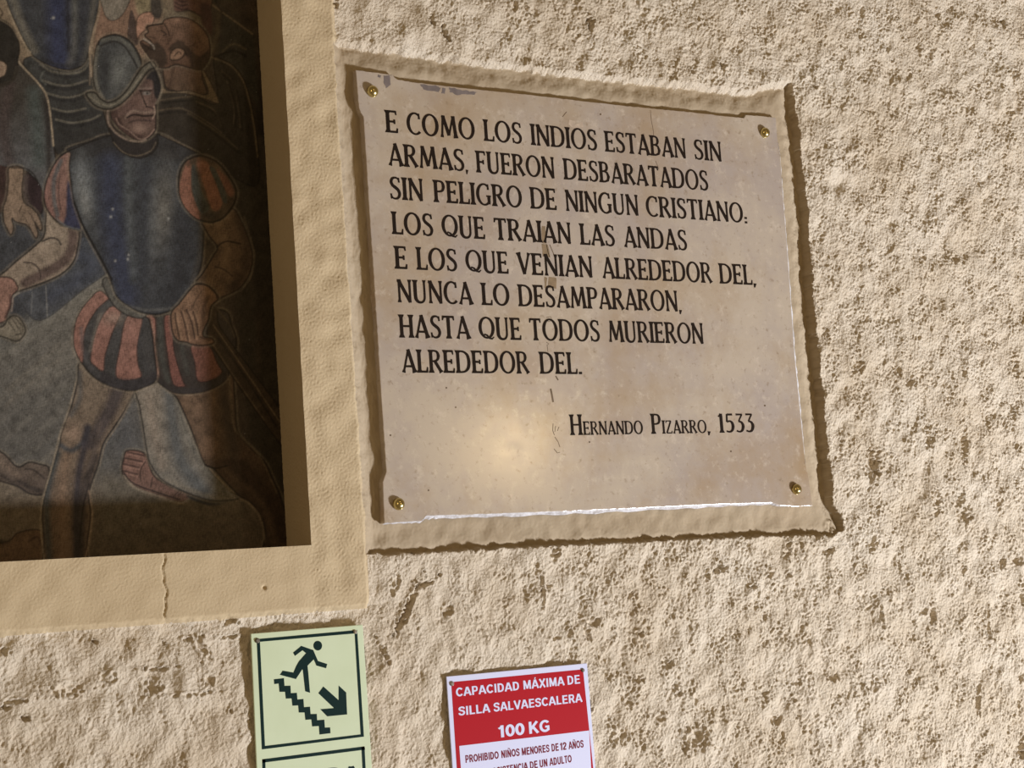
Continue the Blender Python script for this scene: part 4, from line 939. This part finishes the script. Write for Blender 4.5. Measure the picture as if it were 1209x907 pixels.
F['H'] = (0.74, [bar((.15, 0), (.15, 1)), bar((.59, 0), (.59, 1)), bar((.15, .52), (.59, .52), w=.88)])
F['I'] = (0.30, [bar((.15, 0), (.15, 1))])
F['K'] = (0.76, [bar((.15, 0), (.15, 1)), bar((.17, .36), (.64, .98)), bar((.33, .56), (.67, .01))])
F['L'] = (0.62, [bar((.15, 0), (.15, 1)), bar((.15, .085), (.58, .085), w=.86)])
F['M'] = (0.88, [bar((.14, 0), (.14, 1), w=.92), bar((.74, 0), (.74, 1), w=.92), bar((.18, .97), (.44, .06), w=.95), bar((.70, .97), (.44, .06), w=.95)])
F['N'] = (0.74, [bar((.15, 0), (.15, 1), w=.95), bar((.59, 0), (.59, 1), w=.95), bar((.17, .94), (.57, .06))])
F['O'] = (0.80, [bow(.40, .5, .295, .41, 0, 360, 36)])
F['P'] = (0.68, [bar((.15, 0), (.15, 1)), bar((.10, .915), (.36, .915), (.50, .87), (.55, .68), (.50, .49), (.36, .44), (.15, .44), w=.9)])
F['R'] = (0.74, [bar((.15, 0), (.15, 1)), bar((.10, .915), (.38, .915), (.52, .87), (.56, .70), (.52, .53), (.38, .48), (.15, .48), w=.9), bar((.38, .48), (.64, .0))])
F['S'] = (0.68, [bar((.57, .72), (.53, .86), (.40, .915), (.25, .90), (.15, .82), (.14, .69), (.22, .59), (.36, .53), (.50, .46), (.56, .34), (.54, .19), (.42, .09), (.28, .085), (.15, .15), (.10, .29), w=.95)])
F['T'] = (0.64, [bar((.32, 0), (.32, 1)), bar((.03, .915), (.61, .915), w=.86)])
F['U'] = (0.74, [bar((.15, 1), (.15, .84), (.15, .55), (.15, .32), (.19, .17), (.28, .10), (.37, .085), (.46, .10), (.55, .17), (.59, .32), (.59, .55), (.59, .84), (.59, 1))])
F['V'] = (0.72, [bar((.07, 1), (.36, .01)), bar((.65, 1), (.36, .01))])
F['X'] = (0.72, [bar((.09, 1), (.63, 0)), bar((.63, 1), (.09, 0))])
F['0'] = (0.60, [bow(.30, .5, .20, .41, 0, 360, 36)])
F['1'] = (0.46, [bar((.29, 0), (.29, 1)), bar((.29, .97), (.20, .82), (.07, .74), w=.8)])
F['2'] = (0.60, [bar((.10, .68), (.13, .84), (.22, .91), (.34, .915), (.46, .85), (.49, .72), (.44, .58), (.28, .38), (.16, .24), (.10, .10), w=.95), bar((.06, .085), (.53, .085), w=.86)])
F['\u00c1'] = (0.76, F['A'][1] + [bar((.36, 1.08), (.46, 1.24), w=.6)])
F['\u00d1'] = (0.74, F['N'][1] + [bar((.20, 1.11), (.29, 1.17), (.45, 1.11), (.55, 1.17), w=.55)])
def font_word(bm, txt, pL, pR, cap_px, h0, h1, wk=1.0):
    """a word of printed capitals between two photo points of its baseline"""
    a, b_ = W(*pL, h1), W(*pR, h1); cap = W(pL[0], pL[1] - cap_px, h1)[2] - a[2]
    sp = 0.02; lo, hi = 0.05, 0.05
    tot = sum(F[c][0] + sp for c in txt) - sp - lo - hi; sx = (b_[0] - a[0]) / tot; pen = -lo
    for n_, c in enumerate(txt):
        for si, (pts, w) in enumerate(F[c][1]):
            hh = h1 + 0.00001 * (si + 5 * (n_ % 2))
            def fn(x, y, h, pen=pen):
                X = (pen + x) * sx
                return (a[0] + X, -h, a[2] + (b_[2] - a[2]) * X / (sx * tot) + y * cap + ZOFF)
            stroke(bm, fn, pts, w * WS * wk, h0, hh)
        pen += F[c][0] + sp
def plate(bm, pts, h0, h1): slab(bm, pts, h0, h1)
def frame(bm, o, i, h0, h1):
    """a printed border: outer and inner outline"""
    n = len(o)
    for k in range(n):
        slab(bm, [o[k], o[(k + 1) % n], i[(k + 1) % n], i[k]], h0, h1)
def nail(name, c_px, r, h0, h1, mat, parent, lab=None):
    c = W(*c_px, h1); bm = bmesh.new(); rows = []
    for rr, h in ((r * .35, h0), (r * .35, h1 - .0022), (r, h1 - .0022), (r, h1 - .001), (r * .6, h1)):
        rows.append([bm.verts.new((c[0] + rr * math.cos(i * math.pi / 8), -h, c[2] + ZOFF + rr * math.sin(i * math.pi / 8))) for i in range(16)])
    for a_, b_ in zip(rows[:-1], rows[1:]):
        for i in range(16): bm.faces.new((a_[i], a_[(i + 1) % 16], b_[(i + 1) % 16], b_[i]))
    bm.faces.new(rows[-1]); bm.faces.new(rows[0][::-1])
    o = bm_obj(name, bm, mat, parent, False)
    if lab: o['label'] = lab

# green evacuation sign
g = lambda u, v: (270 + u / 4.382, 700 + v / 4.382)
GF, GB = 0.0050, 0.0024
mg, nt, b = base_mat('pale_green_plastic', lin(206, 218, 170), 0.38, 0.4)
nt.links.new(noise_mix(nt, lin(203, 216, 184), lin(196, 209, 175), 14, .4, .7), b.inputs['Base Color'])
mdg, nt, b = base_mat('dark_green_print', lin(6, 36, 34), 0.45, 0.15)
msn, nt, b = base_mat('steel_nail', lin(200, 196, 190), 0.3, 0.5, 1.0)
msd, nt, b = base_mat('old_nail', lin(110, 104, 92), 0.5, 0.5, 0.6)
BLX = W(*g(145, 907), GF)
gs = empty('evacuation_sign', wz(W(371, 907, GF)), 'pale green sign with a running figure, stairs and an arrow pointing down', 'sign')
LOWZ = W(371, 907, GF)[2] - 0.062
TLq, TRq = W(*g(115, 212), GF), W(*g(694, 165), GF); BRx = W(*g(742, 907), GF)
def down(p_top, p_edge):                                       # carry an edge of the sign on below the picture
    a, b_ = W(*p_top, GF), W(*p_edge, GF); t = (LOWZ - a[2]) / (b_[2] - a[2]); return (a[0] + (b_[0] - a[0]) * t, LOWZ)
bm = bmesh.new(); slab_w(bm, [(TLq[0], TLq[2]), (TRq[0], TRq[2]), down(g(694, 165), g(742, 907)), down(g(115, 212), g(145, 907))], GB, GF)
po_ = bm_obj('panel', bm, mg, gs); bv = po_.modifiers.new('edge', 'BEVEL'); bv.width = .0006; bv.segments = 2
T0, T1 = GF - 0.0004, GF + 0.00015
bm = bmesh.new(); frame(bm, [g(145, 240), g(665, 193), g(700, 745), g(172, 811)], [g(162, 254), g(652, 211), g(683, 733), g(188, 793)], T0, T1); bm_obj('picture_border', bm, mdg, gs)
bm = bmesh.new()
lo = lambda x0, x1: [g(x0, 862 if x0 < 400 else 795), g(x1, 878 if x0 < 400 else 815)]
slab(bm, [g(174, 862), g(703, 795), g(706, 812), g(174, 880)], T0, T1); slab(bm, [g(174, 862), g(190, 860), g(194, 1180), g(178, 1180)], T0, T1); slab(bm, [g(687, 797), g(703, 795), g(722, 1180), g(706, 1180)], T0, T1)
bm_obj('text_border', bm, mdg, gs)
bm = bmesh.new()
slab(bm, [g(461 + 22.5 * math.cos(t * math.pi / 14), 274 + 25 * math.sin(t * math.pi / 14)) for t in range(28)], T0, T1)
slab(bm, [g(*p) for p in [(333, 310), (376, 275), (438, 297), (447, 318), (462, 353), (510, 369), (504, 391), (454, 377), (440, 345), (408, 378), (412, 412), (421, 518), (396, 510), (384, 402), (381, 396), (348, 447), (265, 425), (280, 403), (335, 413), (350, 378), (364, 354), (400, 313), (382, 298), (343, 327)]], T0, T1)
bm_obj('running_figure', bm, mdg, gs)
bm = bmesh.new(); slab(bm, [g(*p) for p in [(234, 448), (286, 442), (289, 482), (320, 481), (322, 520), (353, 518), (356, 553), (387, 550), (390, 592), (421, 590), (424, 628), (456, 627), (458, 660), (495, 657), (498, 698), (525, 697), (527, 727), (470, 734), (467, 690), (432, 692), (428, 656), (397, 658), (393, 620), (363, 620), (360, 583), (330, 585), (326, 547), (296, 548), (292, 513), (263, 513), (259, 470), (236, 473)]], T0, T1); bm_obj('stairs', bm, mdg, gs)
bm = bmesh.new(); slab(bm, [g(*p) for p in [(490, 485), (569, 556), (569, 480), (608, 516), (613, 630), (510, 640), (474, 603), (545, 597), (464, 520)]], T0, T1); bm_obj('arrow', bm, mdg, gs)
bm = bmesh.new(); font_word(bm, 'SALIDA', (325, 929), (424, 920.8), 17, T0, T1); bm_obj('lettering', bm, mdg, gs)
nail('nail', g(151, 248), .0026, -0.006, GF + .0018, msd, gs); nail('nail', g(658, 203), .0022, -0.006, GF + .0018, msn, gs)

# red and white capacity sign
r_ = lambda u, v: (500 + u / 5.2565, 760 + v / 5.2565)
RF, RB = 0.0044, 0.0026
mw_, nt, b = base_mat('white_plastic', lin(208, 212, 240), 0.4, 0.4)
mr_, nt, b = base_mat('red_print', lin(168, 10, 28), 0.4, 0.2)
mrd, nt, b = base_mat('dark_red_print', lin(112, 12, 34), 0.45, 0.2)
rs = empty('capacity_sign', wz(W(618, 907, RF)), 'red and white stairlift capacity sign reading 100 KG', 'sign')
LOWR = W(618, 907, RF)[2] - 0.075
def downr(pt, pe, h=RF):
    a, b_ = W(*pt, h), W(*pe, h); t = (LOWR - a[2]) / (b_[2] - a[2]); return (a[0] + (b_[0] - a[0]) * t, LOWR)
def rnd(c, p, q, n=5, t=0.12):
    c, p, q = np.array(c, float), np.array(p, float), np.array(q, float); out = []
    a, b_ = c + (p - c) * t, c + (q - c) * t
    for k in range(n + 1):
        s = k / n; out.append(tuple((1 - s) ** 2 * a + 2 * s * (1 - s) * c + s * s * b_))
    return out
bm = bmesh.new(); a, b_ = W(*r_(142, 205), RF), W(*r_(1015, 122), RF)
slab_w(bm, [(a[0], a[2]), (b_[0], b_[2]), downr(r_(1015, 122), r_(1068, 773)), downr(r_(142, 205), r_(180, 773))], RB, RF)
po_ = bm_obj('panel', bm, mw_, rs); bv = po_.modifiers.new('edge', 'BEVEL'); bv.width = .0005; bv.segments = 2
T0, T1, T2 = RF - 0.0004, RF + 0.00012, RF + 0.0003
bl, br = downr(r_(172, 240), r_(207, 773), T1), downr(r_(990, 160), r_(1053, 773), T1)
top = rnd(r_(172, 240), r_(178, 340), r_(990, 160), t=.04) + rnd(r_(990, 160), r_(172, 240), r_(1002, 260), t=.03)
q = [W(x, y, T1) for x, y in top]
bm = bmesh.new(); slab_w(bm, [(p[0], p[2]) for p in q] + [(br[0], LOWR + .006), (bl[0], LOWR + .006)], T0, T1); bm_obj('red_field', bm, mr_, rs)['label'] = 'red printed field'
a, b_ = W(*r_(222, 636), T1), W(*r_(1028, 540), T1); c, d = downr(r_(222, 636), r_(232, 773), T1), downr(r_(1028, 540), r_(1041, 773), T1)
bm = bmesh.new(); slab_w(bm, [(a[0], a[2]), (b_[0], b_[2]), (d[0], LOWR + .012), (c[0], LOWR + .012)], T0, T1 + .00009); bm_obj('white_field', bm, mw_, rs)
def rline(words, p0, p1, cap, mat, bold):
    bm = bmesh.new(); yb = lambda u: p0[1] + (p1[1] - p0[1]) * (u - p0[0]) / (p1[0] - p0[0])
    for t, ua, ub in words: font_word(bm, t, r_(ua, yb(ua)), r_(ub, yb(ub)), cap / 5.2565, T1 - .0002, T2, bold)
    bm_obj('lettering', bm, mat, rs)
rline([('CAPACIDAD', 205, 595), ('MÁXIMA', 622, 873), ('DE', 895, 972)], (205, 330), (972, 248), 55, mw_, 0.92)
rline([('SILLA', 220, 412), ('SALVAESCALERA', 438, 984)], (220, 448), (985, 362), 55, mw_, 0.92)
rline([('100', 468, 625), ('KG', 657, 786)], (468, 585), (785, 545), 75, mw_, 0.96)
rline([('PROHIBIDO', 262, 467), ('NIÑOS', 485, 597), ('MENORES', 612, 782), ('DE', 797, 840), ('12', 850, 888), ('AÑOS', 904, 994)], (262, 741), (993, 645), 47, mrd, 0.98)
s2 = lambda u: (530 + u / 6.717 - 500) * 5.2565
rline([('SIN', s2(262), s2(332)), ('ASISTENCIA', s2(350), s2(626)), ('DE', s2(645), s2(705)), ('UN', s2(722), s2(783)), ('ADULTO', s2(802), s2(974))], (s2(802), 759.5), (s2(973), 737), 47, mrd, 0.98)
nail('screw', r_(181, 250), .0026, -0.006, RF + .0018, msn, rs); nail('screw', r_(993, 166), .0022, -0.006, RF + .0018, msd, rs)
